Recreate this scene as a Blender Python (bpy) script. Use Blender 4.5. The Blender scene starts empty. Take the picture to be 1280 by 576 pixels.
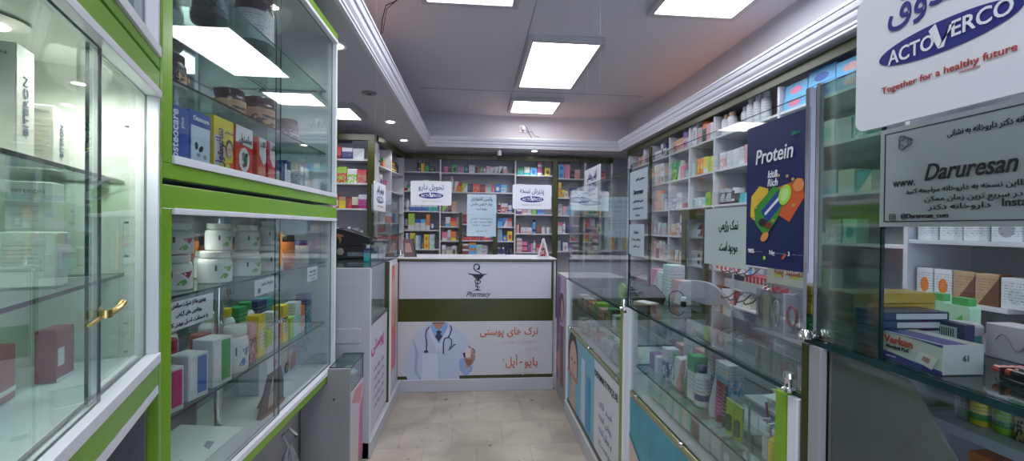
import bpy, math, random, re
from math import sin, cos, pi, radians
from mathutils import Vector, Matrix
random.seed(7)
S = bpy.context.scene
COL = S.collection

# ------------------------------------------------------------------ camera, world, exposure
cam_d = bpy.data.cameras.new('camera')
cam_d.sensor_width = 36.0
cam_d.lens = 530.0 / 1280.0 * 36.0
cam_d.clip_start = 0.02
cam = bpy.data.objects.new('camera', cam_d)
COL.objects.link(cam)
YAW, PITCH, ROLL = radians(4.85), radians(-0.4), radians(0.6)
fw = Vector((sin(YAW) * cos(PITCH), cos(YAW) * cos(PITCH), sin(PITCH)))
r0 = Vector((cos(YAW), -sin(YAW), 0))
u0 = r0.cross(fw)
rr = r0 * cos(ROLL) + u0 * sin(ROLL)
uu = rr.cross(fw)
M = Matrix((rr, uu, -fw)).transposed().to_4x4()
M.translation = Vector((0, 0, 1.40))
cam.matrix_world = M
S.camera = cam

w = bpy.data.worlds.new('world')
S.world = w
w.use_nodes = True
w.node_tree.nodes['Background'].inputs[0].default_value = (0.62, 0.68, 0.9, 1)
w.node_tree.nodes['Background'].inputs[1].default_value = 3.0
S.view_settings.view_transform = 'Standard'
S.view_settings.look = 'None'
S.view_settings.gamma = 1.0
S.view_settings.use_curve_mapping = False
S.view_settings.exposure = 0.6
S.cycles.transparent_max_bounces = 40
S.cycles.max_bounces = 8
S.cycles.diffuse_bounces = 4
S.cycles.glossy_bounces = 5
S.cycles.use_denoising = True
PANEL_POWER = 8.0
DOWN_POWER = 9.0

# ------------------------------------------------------------------ materials
PAL = dict(white=(.62, .63, .68), cream=(.66, .62, .5), grey=(.33, .34, .37), black=(.015, .015, .02), navy=(.02, .035, .16),
           blue=(.03, .13, .5), sky=(.12, .42, .72), teal=(.02, .36, .38), green=(.03, .3, .09), lime=(.28, .5, .04),
           yellow=(.72, .55, .04), orange=(.72, .2, .03), red=(.55, .03, .04), pink=(.7, .2, .33), magenta=(.4, .02, .2),
           purple=(.16, .06, .27), brown=(.16, .07, .035), tan=(.45, .29, .17), maroon=(.2, .015, .03), mint=(.35, .62, .52),
           silver=(.5, .52, .55), rose=(.6, .33, .33), gold=(.5, .34, .03))
MATS = {}


def mat(name, col, rough=.5, metal=0.0, emit=None, spec=.5, alpha=None):
    if name in MATS: return MATS[name]
    m = bpy.data.materials.new(name); m.use_nodes = True
    b = m.node_tree.nodes['Principled BSDF']
    b.inputs['Base Color'].default_value = (*col, 1)
    b.inputs['Roughness'].default_value = rough
    b.inputs['Metallic'].default_value = metal
    b.inputs['Specular IOR Level'].default_value = spec
    if emit:
        b.inputs['Emission Color'].default_value = (*emit[0], 1)
        b.inputs['Emission Strength'].default_value = emit[1]
    if alpha is not None: b.inputs['Alpha'].default_value = alpha
    MATS[name] = m
    return m


def noisy(name, c1, c2, scale=6, rough=.5, metal=0, detail=4, lo=.35, hi=.7, spec=.5):
    if name in MATS: return MATS[name]
    m = mat(name, c1, rough, metal, spec=spec); nt = m.node_tree; N = nt.nodes; L = nt.links
    tc = N.new('ShaderNodeTexCoord'); n = N.new('ShaderNodeTexNoise'); n.inputs['Scale'].default_value = scale
    n.inputs['Detail'].default_value = detail
    L.new(tc.outputs['Object'], n.inputs['Vector'])
    r = N.new('ShaderNodeValToRGB'); r.color_ramp.elements[0].position = lo; r.color_ramp.elements[1].position = hi
    r.color_ramp.elements[0].color = (*c1, 1); r.color_ramp.elements[1].color = (*c2, 1)
    L.new(n.outputs['Fac'], r.inputs['Fac']); L.new(r.outputs['Color'], N['Principled BSDF'].inputs['Base Color'])
    return m


def glass(name, tint, base=.045, rough=0.0):
    if name in MATS: return MATS[name]
    m = bpy.data.materials.new(name); m.use_nodes = True
    nt = m.node_tree; N = nt.nodes; L = nt.links
    N.remove(N['Principled BSDF'])
    t = N.new('ShaderNodeBsdfTransparent'); t.inputs[0].default_value = (*tint, 1)
    g = N.new('ShaderNodeBsdfGlossy'); g.inputs['Roughness'].default_value = rough
    lw = N.new('ShaderNodeLayerWeight'); lw.inputs['Blend'].default_value = .5
    p = N.new('ShaderNodeMath'); p.operation = 'POWER'; p.inputs[1].default_value = 4.0
    L.new(lw.outputs['Facing'], p.inputs[0])
    a = N.new('ShaderNodeMath'); a.operation = 'MULTIPLY_ADD'; a.inputs[1].default_value = .9; a.inputs[2].default_value = base
    L.new(p.outputs[0], a.inputs[0])
    x = N.new('ShaderNodeMixShader'); L.new(a.outputs[0], x.inputs[0]); L.new(t.outputs[0], x.inputs[1]); L.new(g.outputs[0], x.inputs[2])
    L.new(x.outputs[0], N['Material Output'].inputs['Surface'])
    MATS[name] = m
    return m


def chain(N, L, op, a, b=None, c=None):
    n = N.new('ShaderNodeMath'); n.operation = op
    for i, v in enumerate((a, b, c)):
        if v is None: continue
        if isinstance(v, (int, float)): n.inputs[i].default_value = v
        else: L.new(v, n.inputs[i])
    return n.outputs[0]


def carton_mat(base, accent, style):
    name = 'print_%s_%s_%d' % (base, accent, style)
    if name in MATS: return MATS[name]
    m = mat(name, PAL[base], .42); nt = m.node_tree; N = nt.nodes; L = nt.links
    tc = N.new('ShaderNodeTexCoord'); sp = N.new('ShaderNodeSeparateXYZ'); L.new(tc.outputs['Generated'], sp.inputs[0])
    X = chain(N, L, 'ADD', sp.outputs[0], chain(N, L, 'MULTIPLY', sp.outputs[1], .8)); Z = sp.outputs[2]
    if style == 0: f = chain(N, L, 'LESS_THAN', Z, .3)
    elif style == 1: f = chain(N, L, 'GREATER_THAN', Z, .66)
    elif style == 2: f = chain(N, L, 'GREATER_THAN', sp.outputs[0], .64)
    elif style == 3:
        dx = chain(N, L, 'POWER', chain(N, L, 'ABSOLUTE', chain(N, L, 'SUBTRACT', X, .5)), 2.0)
        dz = chain(N, L, 'POWER', chain(N, L, 'ABSOLUTE', chain(N, L, 'SUBTRACT', Z, .42)), 2.0)
        f = chain(N, L, 'LESS_THAN', chain(N, L, 'ADD', dx, dz), .07)
    elif style == 4: f = chain(N, L, 'GREATER_THAN', chain(N, L, 'SUBTRACT', X, Z), .12)
    else:
        n = N.new('ShaderNodeTexNoise'); n.inputs['Scale'].default_value = 5; n.inputs['Detail'].default_value = 1
        L.new(tc.outputs['Generated'], n.inputs['Vector'])
        f = chain(N, L, 'MULTIPLY', chain(N, L, 'GREATER_THAN', n.outputs['Fac'], .5), chain(N, L, 'LESS_THAN', Z, .62))
    mx = N.new('ShaderNodeMix'); mx.data_type = 'RGBA'; L.new(f, mx.inputs[0])
    mx.inputs[6].default_value = (*PAL[base], 1); mx.inputs[7].default_value = (*PAL[accent], 1)
    # rows of small print
    row = chain(N, L, 'FRACT', chain(N, L, 'MULTIPLY', Z, 11.0))
    inrow = chain(N, L, 'LESS_THAN', row, .4)
    cmb = N.new('ShaderNodeCombineXYZ'); L.new(chain(N, L, 'MULTIPLY', X, 34.0), cmb.inputs[0])
    L.new(chain(N, L, 'MULTIPLY', chain(N, L, 'FLOOR', chain(N, L, 'MULTIPLY', Z, 11.0)), 7.3), cmb.inputs[2])
    n2 = N.new('ShaderNodeTexNoise'); n2.inputs['Scale'].default_value = 1; n2.inputs['Detail'].default_value = 0
    L.new(cmb.outputs[0], n2.inputs['Vector'])
    ink = chain(N, L, 'MULTIPLY', inrow, chain(N, L, 'GREATER_THAN', n2.outputs['Fac'], .53))
    ink = chain(N, L, 'MULTIPLY', ink, chain(N, L, 'MULTIPLY', chain(N, L, 'GREATER_THAN', Z, .2), chain(N, L, 'LESS_THAN', Z, .85)))
    ink = chain(N, L, 'MULTIPLY', ink, .65)
    lum = sum(PAL[base]) / 3
    mi = N.new('ShaderNodeMix'); mi.data_type = 'RGBA'; L.new(ink, mi.inputs[0]); L.new(mx.outputs[2], mi.inputs[6])
    mi.inputs[7].default_value = (.05, .05, .12, 1) if lum > .28 else (.6, .6, .62, 1)
    L.new(mi.outputs[2], N['Principled BSDF'].inputs['Base Color'])
    return m


white_board = mat('white_laminate', (.55, .55, .6), .4)
white_in = mat('white_shelf_laminate', (.5, .49, .53), .5)
white_alu = mat('white_profile', (.68, .69, .74), .3)
olive = noisy('olive_laminate', (.032, .036, .001), (.042, .047, .003), 3, .3)
bgreen = noisy('apple_green_laminate', (.16, .33, .015), (.19, .38, .02), 2, .22)
ceil_m = noisy('matt_ceiling_paint', (.52, .52, .58), (.57, .57, .63), .6, .7)
soff_m = mat('soffit_paint', (.5, .5, .55), .6)
crown_m = mat('crown_gloss_paint', (.6, .6, .68), .35)
wall_m = noisy('wall_paint', (.5, .5, .55), (.55, .55, .6), 1.2, .7)
chrome = mat('chrome', (.75, .76, .78), .12, 1.0)
steel = mat('brushed_steel', (.4, .4, .43), .3, .9)
brass = mat('brass', (.7, .5, .2), .25, 1.0)
blackp = mat('black_plastic', (.012, .012, .015), .35)
dgrey = noisy('dark_grey_board', (.12, .12, .125), (.17, .165, .165), 5, .45)
mgrey = noisy('grey_laminate', (.27, .27, .28), (.31, .31, .32), 2, .5)
G_clear = glass('clear_glass', (.93, .965, .955), .035)
G_shelf = glass('green_tinted_glass', (.82, .92, .89), .04)
G_reflect_tint = glass('green_screen_glass', (.5, .62, .54), .2, .06)  # green reflection on the till screen put into the glass tint
G_edge = mat('glass_edge', (.006, .03, .03), .15)
mirror = mat('mirror', (.62, .68, .68), .03, 1.0)
ink = mat('black_ink', (.012, .012, .02), .5)
inkblue = mat('navy_ink', (.015, .015, .19), .4)
inkred = mat('red_ink', (.42, .03, .03), .5)
inkwhite = mat('white_ink', (.75, .75, .8), .5)
paper = mat('paper', (.62, .67, .72), .6)
paperg = mat('paper_backlit', (.42, .50, .49), .6)
acryl = mat('white_acrylic', (.72, .72, .78), .18)
lamp_m = mat('lamp_diffuser', (1, 1, 1), .5, emit=((.93, .95, 1.0), PANEL_POWER))
down_m = mat('downlight_lens', (1, 1, 1), .5, emit=((1.0, .97, .85), DOWN_POWER))
led_m = mat('warm_led_strip', (1, .6, .3), .5, emit=((1.0, .42, .16), 2.4))
clearbag = glass('clear_plastic', (.8, .82, .84), .22, .25)


# ------------------------------------------------------------------ mesh builder
class MB:
    def __init__(s): s.v = []; s.f = []; s.m = []; s.sm = []

    def _add(s, vs, fs, m, smooth=False):
        b = len(s.v); s.v += [tuple(p) for p in vs]
        for i, f in enumerate(fs):
            s.f.append([b + k for k in f]); s.m.append(m[i] if isinstance(m, (list, tuple)) else m); s.sm.append(smooth)
        return s

    def box(s, x0, x1, y0, y1, z0, z1, m=0):
        vs = [(x0, y0, z0), (x1, y0, z0), (x1, y1, z0), (x0, y1, z0), (x0, y0, z1), (x1, y0, z1), (x1, y1, z1), (x0, y1, z1)]
        return s._add(vs, [(0, 3, 2, 1), (4, 5, 6, 7), (0, 1, 5, 4), (2, 3, 7, 6), (1, 2, 6, 5), (3, 0, 4, 7)], m)

    def pane(s, x0, x1, y0, y1, z0, z1):            # face material 0, thin edges 1
        d = [x1 - x0, y1 - y0, z1 - z0]; a = d.index(min(d))
        big = {2: (0, 1), 1: (2, 3), 0: (4, 5)}[a]
        return s.box(x0, x1, y0, y1, z0, z1, [0 if i in big else 1 for i in range(6)])

    def cbox(s, x0, x1, y0, y1, z0, z1, c, m=0):     # box with chamfered edges
        xs, ys, zs = (x0, x1), (y0, y1), (z0, z1); vs = []; idx = {}
        for i in (0, 1):
            for j in (0, 1):
                for k in (0, 1):
                    sx, sy, sz = (c, -c)[i], (c, -c)[j], (c, -c)[k]
                    for a, p in enumerate(((xs[i], ys[j] + sy, zs[k] + sz), (xs[i] + sx, ys[j], zs[k] + sz), (xs[i] + sx, ys[j] + sy, zs[k]))):
                        idx[i, j, k, a] = len(vs); vs.append(p)
        fs = []
        for i in (0, 1):
            o = [(0, 0), (1, 0), (1, 1), (0, 1)]
            fs.append([idx[i, j, k, 0] for j, k in (o if i else o[::-1])])
            fs.append([idx[j, i, k, 1] for j, k in (o[::-1] if i else o)])
            fs.append([idx[j, k, i, 2] for j, k in (o if i else o[::-1])])
        for i in (0, 1):
            for j in (0, 1):
                fs.append([idx[i, j, 0, 0], idx[i, j, 1, 0], idx[i, j, 1, 1], idx[i, j, 0, 1]])
                fs.append([idx[i, 0, j, 0], idx[i, 1, j, 0], idx[i, 1, j, 2], idx[i, 0, j, 2]])
                fs.append([idx[0, i, j, 1], idx[1, i, j, 1], idx[1, i, j, 2], idx[0, i, j, 2]])
        for i in (0, 1):
            for j in (0, 1):
                for k in (0, 1): fs.append([idx[i, j, k, 0], idx[i, j, k, 1], idx[i, j, k, 2]])
        return s._add(vs, fs, m)

    def prism(s, pts, y0, y1, m=0, axis='y'):        # polygon in x-z (axis y), y-z (axis x) or x-y (axis z)
        n = len(pts)
        f = {'y': lambda p, t: (p[0], t, p[1]), 'x': lambda p, t: (t, p[0], p[1]), 'z': lambda p, t: (p[0], p[1], t)}[axis]
        vs = [f(p, y0) for p in pts] + [f(p, y1) for p in pts]
        fs = [list(range(n)), list(range(2 * n - 1, n - 1, -1))] + [(i, (i + 1) % n, n + (i + 1) % n, n + i) for i in range(n)]
        return s._add(vs, fs, m)

    def lathe(s, prof, n=20, cx=0, cy=0, m=0, sx=1, sy=1, z0=0):
        vs = []
        for r, z in prof:
            for k in range(n):
                a = 2 * pi * k / n; vs.append((cx + r * cos(a) * sx, cy + r * sin(a) * sy, z + z0))
        fs = []; ms = []
        for j in range(len(prof) - 1):
            for k in range(n):
                fs.append((j * n + k, j * n + (k + 1) % n, (j + 1) * n + (k + 1) % n, (j + 1) * n + k)); ms.append(m[j] if isinstance(m, list) else m)
        fs.append(list(range(n - 1, -1, -1))); ms.append(m[0] if isinstance(m, list) else m)
        fs.append([(len(prof) - 1) * n + k for k in range(n)]); ms.append(m[-1] if isinstance(m, list) else m)
        return s._add(vs, fs, ms, True)

    def tube(s, path, r, n=8, m=0, closed=False):
        P = [Vector(p) for p in path]; N = len(P); vs = []; fs = []
        for i, p in enumerate(P):
            a = P[(i - 1) % N] if closed else P[max(0, i - 1)]; b = P[(i + 1) % N] if closed else P[min(N - 1, i + 1)]
            t = (b - a).normalized(); up = Vector((0, 0, 1)) if abs(t.z) < .9 else Vector((1, 0, 0))
            e1 = t.cross(up).normalized(); e2 = t.cross(e1)
            for k in range(n):
                an = 2 * pi * k / n; vs.append(p + (e1 * cos(an) + e2 * sin(an)) * r)
        for i in range(N if closed else N - 1):
            for k in range(n): fs.append((i * n + k, i * n + (k + 1) % n, ((i + 1) % N) * n + (k + 1) % n, ((i + 1) % N) * n + k))
        if not closed: fs += [list(range(n)), [(N - 1) * n + k for k in range(n - 1, -1, -1)]]
        return s._add(vs, fs, m, True)

    def mesh(s, name, mats):
        me = bpy.data.meshes.new(name); me.from_pydata(s.v, [], s.f)
        for mm in mats: me.materials.append(mm)
        me.polygons.foreach_set('material_index', s.m); me.polygons.foreach_set('use_smooth', s.sm)
        if any(s.sm):
            try: me.set_sharp_from_angle(angle=radians(40))
            except Exception: pass
        me.update(); return me

    def build(s, name, mats, parent=None, loc=(0, 0, 0), rz=0, bevel=0):
        if not isinstance(mats, (list, tuple)): mats = [mats]
        o = bpy.data.objects.new(name, s.mesh(name, mats)); COL.objects.link(o)
        o.location = loc; o.rotation_euler = (0, 0, rz)
        if parent: o.parent = parent
        if bevel:
            b = o.modifiers.new('bevel', 'BEVEL'); b.width = bevel; b.segments = 2; b.limit_method = 'ANGLE'
        return o


def tag(o, label, cat, group=None, kind=None):
    o['label'] = label; o['category'] = cat
    if group: o['group'] = group
    if kind: o['kind'] = kind
    return o


def thing(name, label, cat, loc=(0, 0, 0), rz=0, group=None):
    o = bpy.data.objects.new(name, None); COL.objects.link(o); o.location = loc; o.rotation_euler = (0, 0, rz)
    o.empty_display_size = .05
    return tag(o, label, cat, group)


def struct(o): o['kind'] = 'structure'; return o


def B(*a): return MB().box(*a)


# ------------------------------------------------------------------ lettering (Persian letters joined by hand)
FORMS = {'ا': 'FE8D FE8E', 'آ': 'FE81 FE82', 'أ': 'FE83 FE84', 'ب': 'FE8F FE90 FE91 FE92', 'پ': 'FB56 FB57 FB58 FB59', 'ت': 'FE95 FE96 FE97 FE98',
         'ث': 'FE99 FE9A FE9B FE9C', 'ج': 'FE9D FE9E FE9F FEA0', 'چ': 'FB7A FB7B FB7C FB7D', 'ح': 'FEA1 FEA2 FEA3 FEA4', 'خ': 'FEA5 FEA6 FEA7 FEA8',
         'د': 'FEA9 FEAA', 'ذ': 'FEAB FEAC', 'ر': 'FEAD FEAE', 'ز': 'FEAF FEB0', 'ژ': 'FB8A FB8B', 'س': 'FEB1 FEB2 FEB3 FEB4', 'ش': 'FEB5 FEB6 FEB7 FEB8',
         'ص': 'FEB9 FEBA FEBB FEBC', 'ض': 'FEBD FEBE FEBF FEC0', 'ط': 'FEC1 FEC2 FEC3 FEC4', 'ع': 'FEC9 FECA FECB FECC', 'ف': 'FED1 FED2 FED3 FED4',
         'ق': 'FED5 FED6 FED7 FED8', 'ک': 'FB8E FB8F FB90 FB91', 'گ': 'FB92 FB93 FB94 FB95', 'ل': 'FEDD FEDE FEDF FEE0', 'م': 'FEE1 FEE2 FEE3 FEE4',
         'ن': 'FEE5 FEE6 FEE7 FEE8', 'و': 'FEED FEEE', 'ه': 'FEE9 FEEA FEEB FEEC', 'ی': 'FBFC FBFD FBFE FBFF'}


def fa(s):
    out = []
    for i, ch in enumerate(s):
        if ch not in FORMS: out.append(ch); continue
        f = [chr(int(h, 16)) for h in FORMS[ch].split()]
        prev = i > 0 and s[i - 1] in FORMS and len(FORMS[s[i - 1]].split()) == 4
        nxt = i + 1 < len(s) and s[i + 1] in FORMS and len(f) == 4
        out.append(f[3] if prev and nxt else f[1] if prev else f[2] if nxt else f[0])
    return ''.join(reversed(out))


def text(s, size, m, parent, x, y, z, name='lettering', align='CENTER', width=None, bold=0.0, shear=0.0, rot=(pi / 2, 0, 0), ext=.0004):
    c = bpy.data.curves.new('t', 'FONT'); c.body = s; c.size = size; c.align_x = align; c.align_y = 'CENTER'
    c.offset = bold * size; c.shear = shear; c.extrude = ext; c.resolution_u = 3
    o = bpy.data.objects.new('t', c); COL.objects.link(o); bpy.context.view_layer.update()
    me = bpy.data.meshes.new_from_object(o.evaluated_get(bpy.context.evaluated_depsgraph_get()))
    bpy.data.objects.remove(o)
    me.materials.clear(); me.materials.append(m)
    if me.vertices:
        xs = [v.co.x for v in me.vertices]
        wd = max(xs) - min(xs)
        k = width / wd if width else 1
        for v in me.vertices: v.co.x *= k
    t = bpy.data.objects.new(name, me); COL.objects.link(t); t.rotation_euler = rot; t.location = (x, y, z); t.parent = parent
    return t


class Pic:                                           # flat printed shapes on a real flat poster, front facing -y
    def __init__(s, ox, oz, k): s.mb = MB(); s.mats = []; s.ox = ox; s.oz = oz; s.k = k; s.n = 0

    def P(s, p): return ((p[0]) * s.k + s.ox, s.oz - p[1] * s.k)

    def mi(s, m):
        if m not in s.mats: s.mats.append(m)
        return s.mats.index(m)

    def poly(s, pts, m):
        s.n += 1; y = -.0005 - .00025 * s.n
        s.mb.prism([s.P(p) for p in pts], y, y + .0002, s.mi(m)); return s

    def ell(s, cx, cy, rx, ry, m, n=24, rot=0):
        return s.poly([(cx + rx * cos(a) * cos(rot) - ry * sin(a) * sin(rot), cy + rx * cos(a) * sin(rot) + ry * sin(a) * cos(rot)) for a in [2 * pi * i / n for i in range(n)]], m)

    def line(s, pts, wd, m):
        s.n += 1; y = -.0005 - .00025 * s.n
        for (x0, y0), (x1, y1) in zip(pts, pts[1:]):
            d = math.hypot(x1 - x0, y1 - y0) or 1; nx, ny = -(y1 - y0) / d * wd / 2, (x1 - x0) / d * wd / 2
            ex, ey = (x1 - x0) / d * wd * .25, (y1 - y0) / d * wd * .25
            q = [(x0 + nx - ex, y0 + ny - ey), (x1 + nx + ex, y1 + ny + ey), (x1 - nx + ex, y1 - ny + ey), (x0 - nx - ex, y0 - ny - ey)]
            s.mb.prism([s.P(p) for p in q], y, y + .0002, s.mi(m))
        return s

    def build(s, name, parent, y=0): return s.mb.build(name, s.mats, parent, (0, y, 0))


def arc(cx, cy, rx, ry, a0, a1, n=14): return [(cx + rx * cos(radians(a0 + (a1 - a0) * i / n)), cy + ry * sin(radians(a0 + (a1 - a0) * i / n))) for i in range(n + 1)]


def rrect(x0, x1, z0, z1, r, n=5):
    pts = []
    for cx, cz, a0 in ((x1 - r, z1 - r, 0), (x0 + r, z1 - r, 90), (x0 + r, z0 + r, 180), (x1 - r, z0 + r, 270)):
        for i in range(n + 1):
            a = radians(a0 + 90 * i / n); pts.append((cx + r * cos(a), cz + r * sin(a)))
    return pts


# ------------------------------------------------------------------ room shell
def floor_mat():
    m = mat('worn_stone_tiles', (.4, .36, .33), .38); nt = m.node_tree; N = nt.nodes; L = nt.links
    tc = N.new('ShaderNodeTexCoord'); mp = N.new('ShaderNodeMapping'); mp.inputs['Location'].default_value = (-.02 + .335, -3.05 + .335 * 10, 0)
    L.new(tc.outputs['Object'], mp.inputs['Vector'])
    br = N.new('ShaderNodeTexBrick'); br.offset = .5; br.offset_frequency = 3; br.inputs['Scale'].default_value = 1; br.inputs['Brick Width'].default_value = .335
    br.inputs['Row Height'].default_value = .335; br.inputs['Mortar Size'].default_value = .0016; br.inputs['Mortar Smooth'].default_value = .4
    br.inputs['Color1'].default_value = (.42, .37, .32, 1); br.inputs['Color2'].default_value = (.35, .31, .265, 1); br.inputs['Mortar'].default_value = (.2, .175, .155, 1)
    L.new(mp.outputs[0], br.inputs['Vector'])
    n = N.new('ShaderNodeTexNoise'); n.inputs['Scale'].default_value = 2.2; n.inputs['Detail'].default_value = 8; n.inputs['Distortion'].default_value = 1.2
    L.new(tc.outputs['Object'], n.inputs['Vector'])
    r = N.new('ShaderNodeValToRGB'); r.color_ramp.elements[0].position = .35; r.color_ramp.elements[1].position = .62
    r.color_ramp.elements[0].color = (.72, .70, .68, 1); r.color_ramp.elements[1].color = (1.08, 1.07, 1.05, 1); L.new(n.outputs['Fac'], r.inputs['Fac'])
    mx = N.new('ShaderNodeMix'); mx.data_type = 'RGBA'; mx.blend_type = 'MULTIPLY'; mx.inputs[0].default_value = 1
    L.new(br.outputs['Color'], mx.inputs[6]); L.new(r.outputs['Color'], mx.inputs[7])
    n2 = N.new('ShaderNodeTexNoise'); n2.inputs['Scale'].default_value = 16; n2.inputs['Detail'].default_value = 3; L.new(tc.outputs['Object'], n2.inputs['Vector'])
    sp = N.new('ShaderNodeValToRGB'); sp.color_ramp.elements[0].position = .27; sp.color_ramp.elements[1].position = .33
    sp.color_ramp.elements[0].color = (.28, .24, .22, 1); sp.color_ramp.elements[1].color = (1, 1, 1, 1); L.new(n2.outputs['Fac'], sp.inputs['Fac'])
    m2 = N.new('ShaderNodeMix'); m2.data_type = 'RGBA'; m2.blend_type = 'MULTIPLY'; m2.inputs[0].default_value = 1
    L.new(mx.outputs[2], m2.inputs[6]); L.new(sp.outputs['Color'], m2.inputs[7]); L.new(m2.outputs[2], N['Principled BSDF'].inputs['Base Color'])
    return m


XL, XR, YB, YN = -2.3, 2.62, 7.0, -2.6
OX0, OX1, OY0, OY1 = -.72, 2.12, -1.6, 6.12
struct(B(XL - .1, XR + .1, YN - .1, YB + .1, -.08, 0).build('floor', floor_mat()))
struct(B(XL - .1, XR + .1, YN - .1, YB + .1, 3.09, 3.17).build('ceiling', ceil_m))
struct(B(XL - .1, XR + .1, YB, YB + .1, 0, 3.09).build('wall_back', wall_m))
struct(MB().box(XL - .1, -1.3, YN - .1, YN, 0, 3.09).box(2.2, XR + .1, YN - .1, YN, 0, 3.09).box(-1.3, 2.2, YN - .1, YN, 2.5, 3.09).box(-1.3, 2.2, YN - .1, YN, 0, .25).build('wall_rear', wall_m))
struct(MB().pane(-1.3, 2.2, YN - .05, YN - .04, .25, 2.5).build('added_window_1', [G_clear, G_edge]))  # added unseen shopfront window, lets daylight in from behind the camera
struct(B(XR, XR + .1, YN, YB, 0, 3.09).build('wall_right', wall_m))
struct(B(XL - .1, XL, YN, YB, 0, 3.09).build('wall_left', wall_m))
# dropped soffit ring around the tray, with light cove behind the crown
sb = MB(); SZ = 2.55
sb.box(XL, OX0, YN, YB, SZ, SZ + .04); sb.box(OX1, XR, YN, YB, SZ, SZ + .04); sb.box(OX0, OX1, OY1, YB, SZ, SZ + .04); sb.box(OX0, OX1, YN, OY0, SZ, SZ + .04)
sb.box(XL, OX0 - .22, YN, YB, SZ + .04, 3.09); sb.box(OX1 + .22, XR, YN, YB, SZ + .04, 3.09)
sb.box(OX0 - .22, OX1 + .22, OY1 + .30, YB, SZ + .04, 3.09); sb.box(OX0 - .22, OX1 + .22, YN, OY0 - .14, SZ + .04, 3.09)
struct(sb.build('ceiling_soffit', soff_m))
prof = [(a * .62, b * .8) for a, b in [(0, 0), (-.012, -.012), (.028, -.012), (.028, .004), (.04, .012), (.04, .03), (.062, .055), (.07, .075), (.07, .09), (.088, .1), (.1, .128), (.1, .145), (.112, .145), (.112, .165), (.06, .165), (0, .04)]]


def crown(name, p0, p1, inward):
    mb = MB(); d = Vector(p1) - Vector(p0)
    if abs(d.x) > abs(d.y): mb.prism([(p0[1] + inward * a, SZ + b) for a, b in prof], p0[0] - (.0), p1[0], 0, 'x')
    else: mb.prism([(p0[0] + inward * a, SZ + b) for a, b in prof], p0[1], p1[1])
    return struct(mb.build(name, crown_m))


crown('trim_1', (OX0, OY0), (OX0, OY1), 1)
crown('trim_2', (OX1, OY0), (OX1, OY1), -1)
crown('trim_3', (OX0, OY1), (OX1, OY1), -1)
crown('trim_4', (OX0, OY0), (OX1, OY0), 1)
# thin board joints on the tray ceiling
jm = mat('ceiling_joint', (.27, .27, .31), .8)
struct(MB().box(.43, .436, -1.4, 6.1, 3.086, 3.091).box(-.7, 2.1, 5.25, 5.256, 3.086, 3.091).build('trim_5', jm))

# warm LED strips lying in the cove
for k, (a, c) in enumerate([((-.9, -.86, 2.7, 3.7), 'left'), ((2.24, 2.28, 3.2, 5.2), 'right'), ((.2, 1.9, 6.18, 6.21), 'back')]):
    tag(MB().box(a[0], a[1], a[2], a[3], SZ + .041, SZ + .055).build('led_strip', led_m), 'warm orange cove light strip hidden behind the %s ceiling moulding' % c, 'light strip')


def ceiling_panel(label, x, y, z, lx, ly):
    t = thing('ceiling_panel_light', label, 'ceiling light', (x, y, z))
    f = MB(); r = .045
    for b in ((-lx / 2 - r, -lx / 2, -ly / 2 - r, ly / 2 + r), (lx / 2, lx / 2 + r, -ly / 2 - r, ly / 2 + r), (-lx / 2, lx / 2, -ly / 2 - r, -ly / 2), (-lx / 2, lx / 2, ly / 2, ly / 2 + r)):
        f.box(*b, -.05, 0)
    f.build('frame', mat('panel_frame', (.4, .4, .43), .4), t, bevel=.003)
    B(-lx / 2, lx / 2, -ly / 2, ly / 2, -.042, -.03).build('diffuser', lamp_m, t)
    return t


ceiling_panel('large rectangular ceiling light panel in the middle of the tray ceiling', .79, 4.34, 3.09, .6, 1.2)
ceiling_panel('smaller ceiling light panel at the far end of the tray ceiling', .78, 5.78, 3.09, .6, .55)
ceiling_panel('ceiling light panel cut by the photo top edge, above the right shelves', 1.65, 2.55, 3.09, .62, 1.2)
ceiling_panel('ceiling light panel barely showing at the photo top, left of centre', -.06, 2.6, 3.09, .62, 1.1)
ceiling_panel('added unseen ceiling light panel above the viewer, brightening the near signs', -.1, .1, 3.09, .6, 1.2)  # added panel out of view, brightens the near right side
ceiling_panel('square ceiling light panel on the left soffit beyond the display cabinet', -1.40, 4.33, SZ, .4, .42)

for x, y, l in [(-.9, 2.8, 'nearest recessed round downlight in the left soffit, beside the cabinet top'), (-.95, 4.77, 'recessed round downlight in the left soffit, middle of the row'),
                (-.97, 5.76, 'recessed round downlight at the far left soffit corner'), (.86, 6.3, 'recessed round downlight in the back soffit, above the right sign')]:
    t = thing('downlight', l, 'downlight', (x, y, SZ))
    MB().lathe([(.038, -.004), (.062, -.006), (.066, 0), (.066, .002)], 24).build('trim_ring', mat('dl_ring', (.7, .7, .72), .3), t)
    MB().lathe([(.04, -.0075), (.036, -.0045)], 24).build('lens', down_m, t)
    l_ = bpy.data.lights.new('downlight_beam', 'SPOT'); l_.energy = 9; l_.spot_size = radians(110); l_.shadow_soft_size = .04; l_.color = (1, .96, .88)
    lo = bpy.data.objects.new('downlight_beam', l_); COL.objects.link(lo); lo.location = (0, 0, -.02); lo.parent = t
t = thing('ceiling_speaker', 'small round dark-rimmed vent in the left soffit', 'vent', (-.93, 3.76, SZ))
MB().lathe([(.035, -.012), (.06, -.008), (.065, 0)], 20).build('grille', mat('vent_grey', (.2, .2, .22), .5), t)
MB().lathe([(.02, -.016), (.02, -.011)], 16).build('centre_cap', blackp, t)
t = thing('spotlight', 'small white cylinder spotlight under the back soffit', 'spotlight', (.33, 6.2, SZ))
MB().lathe([(.03, -.1), (.032, -.09), (.032, -.03), (.012, -.02), (.012, 0)], 16).build('body', mat('spot_white', (.75, .75, .8), .3), t)
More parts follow.
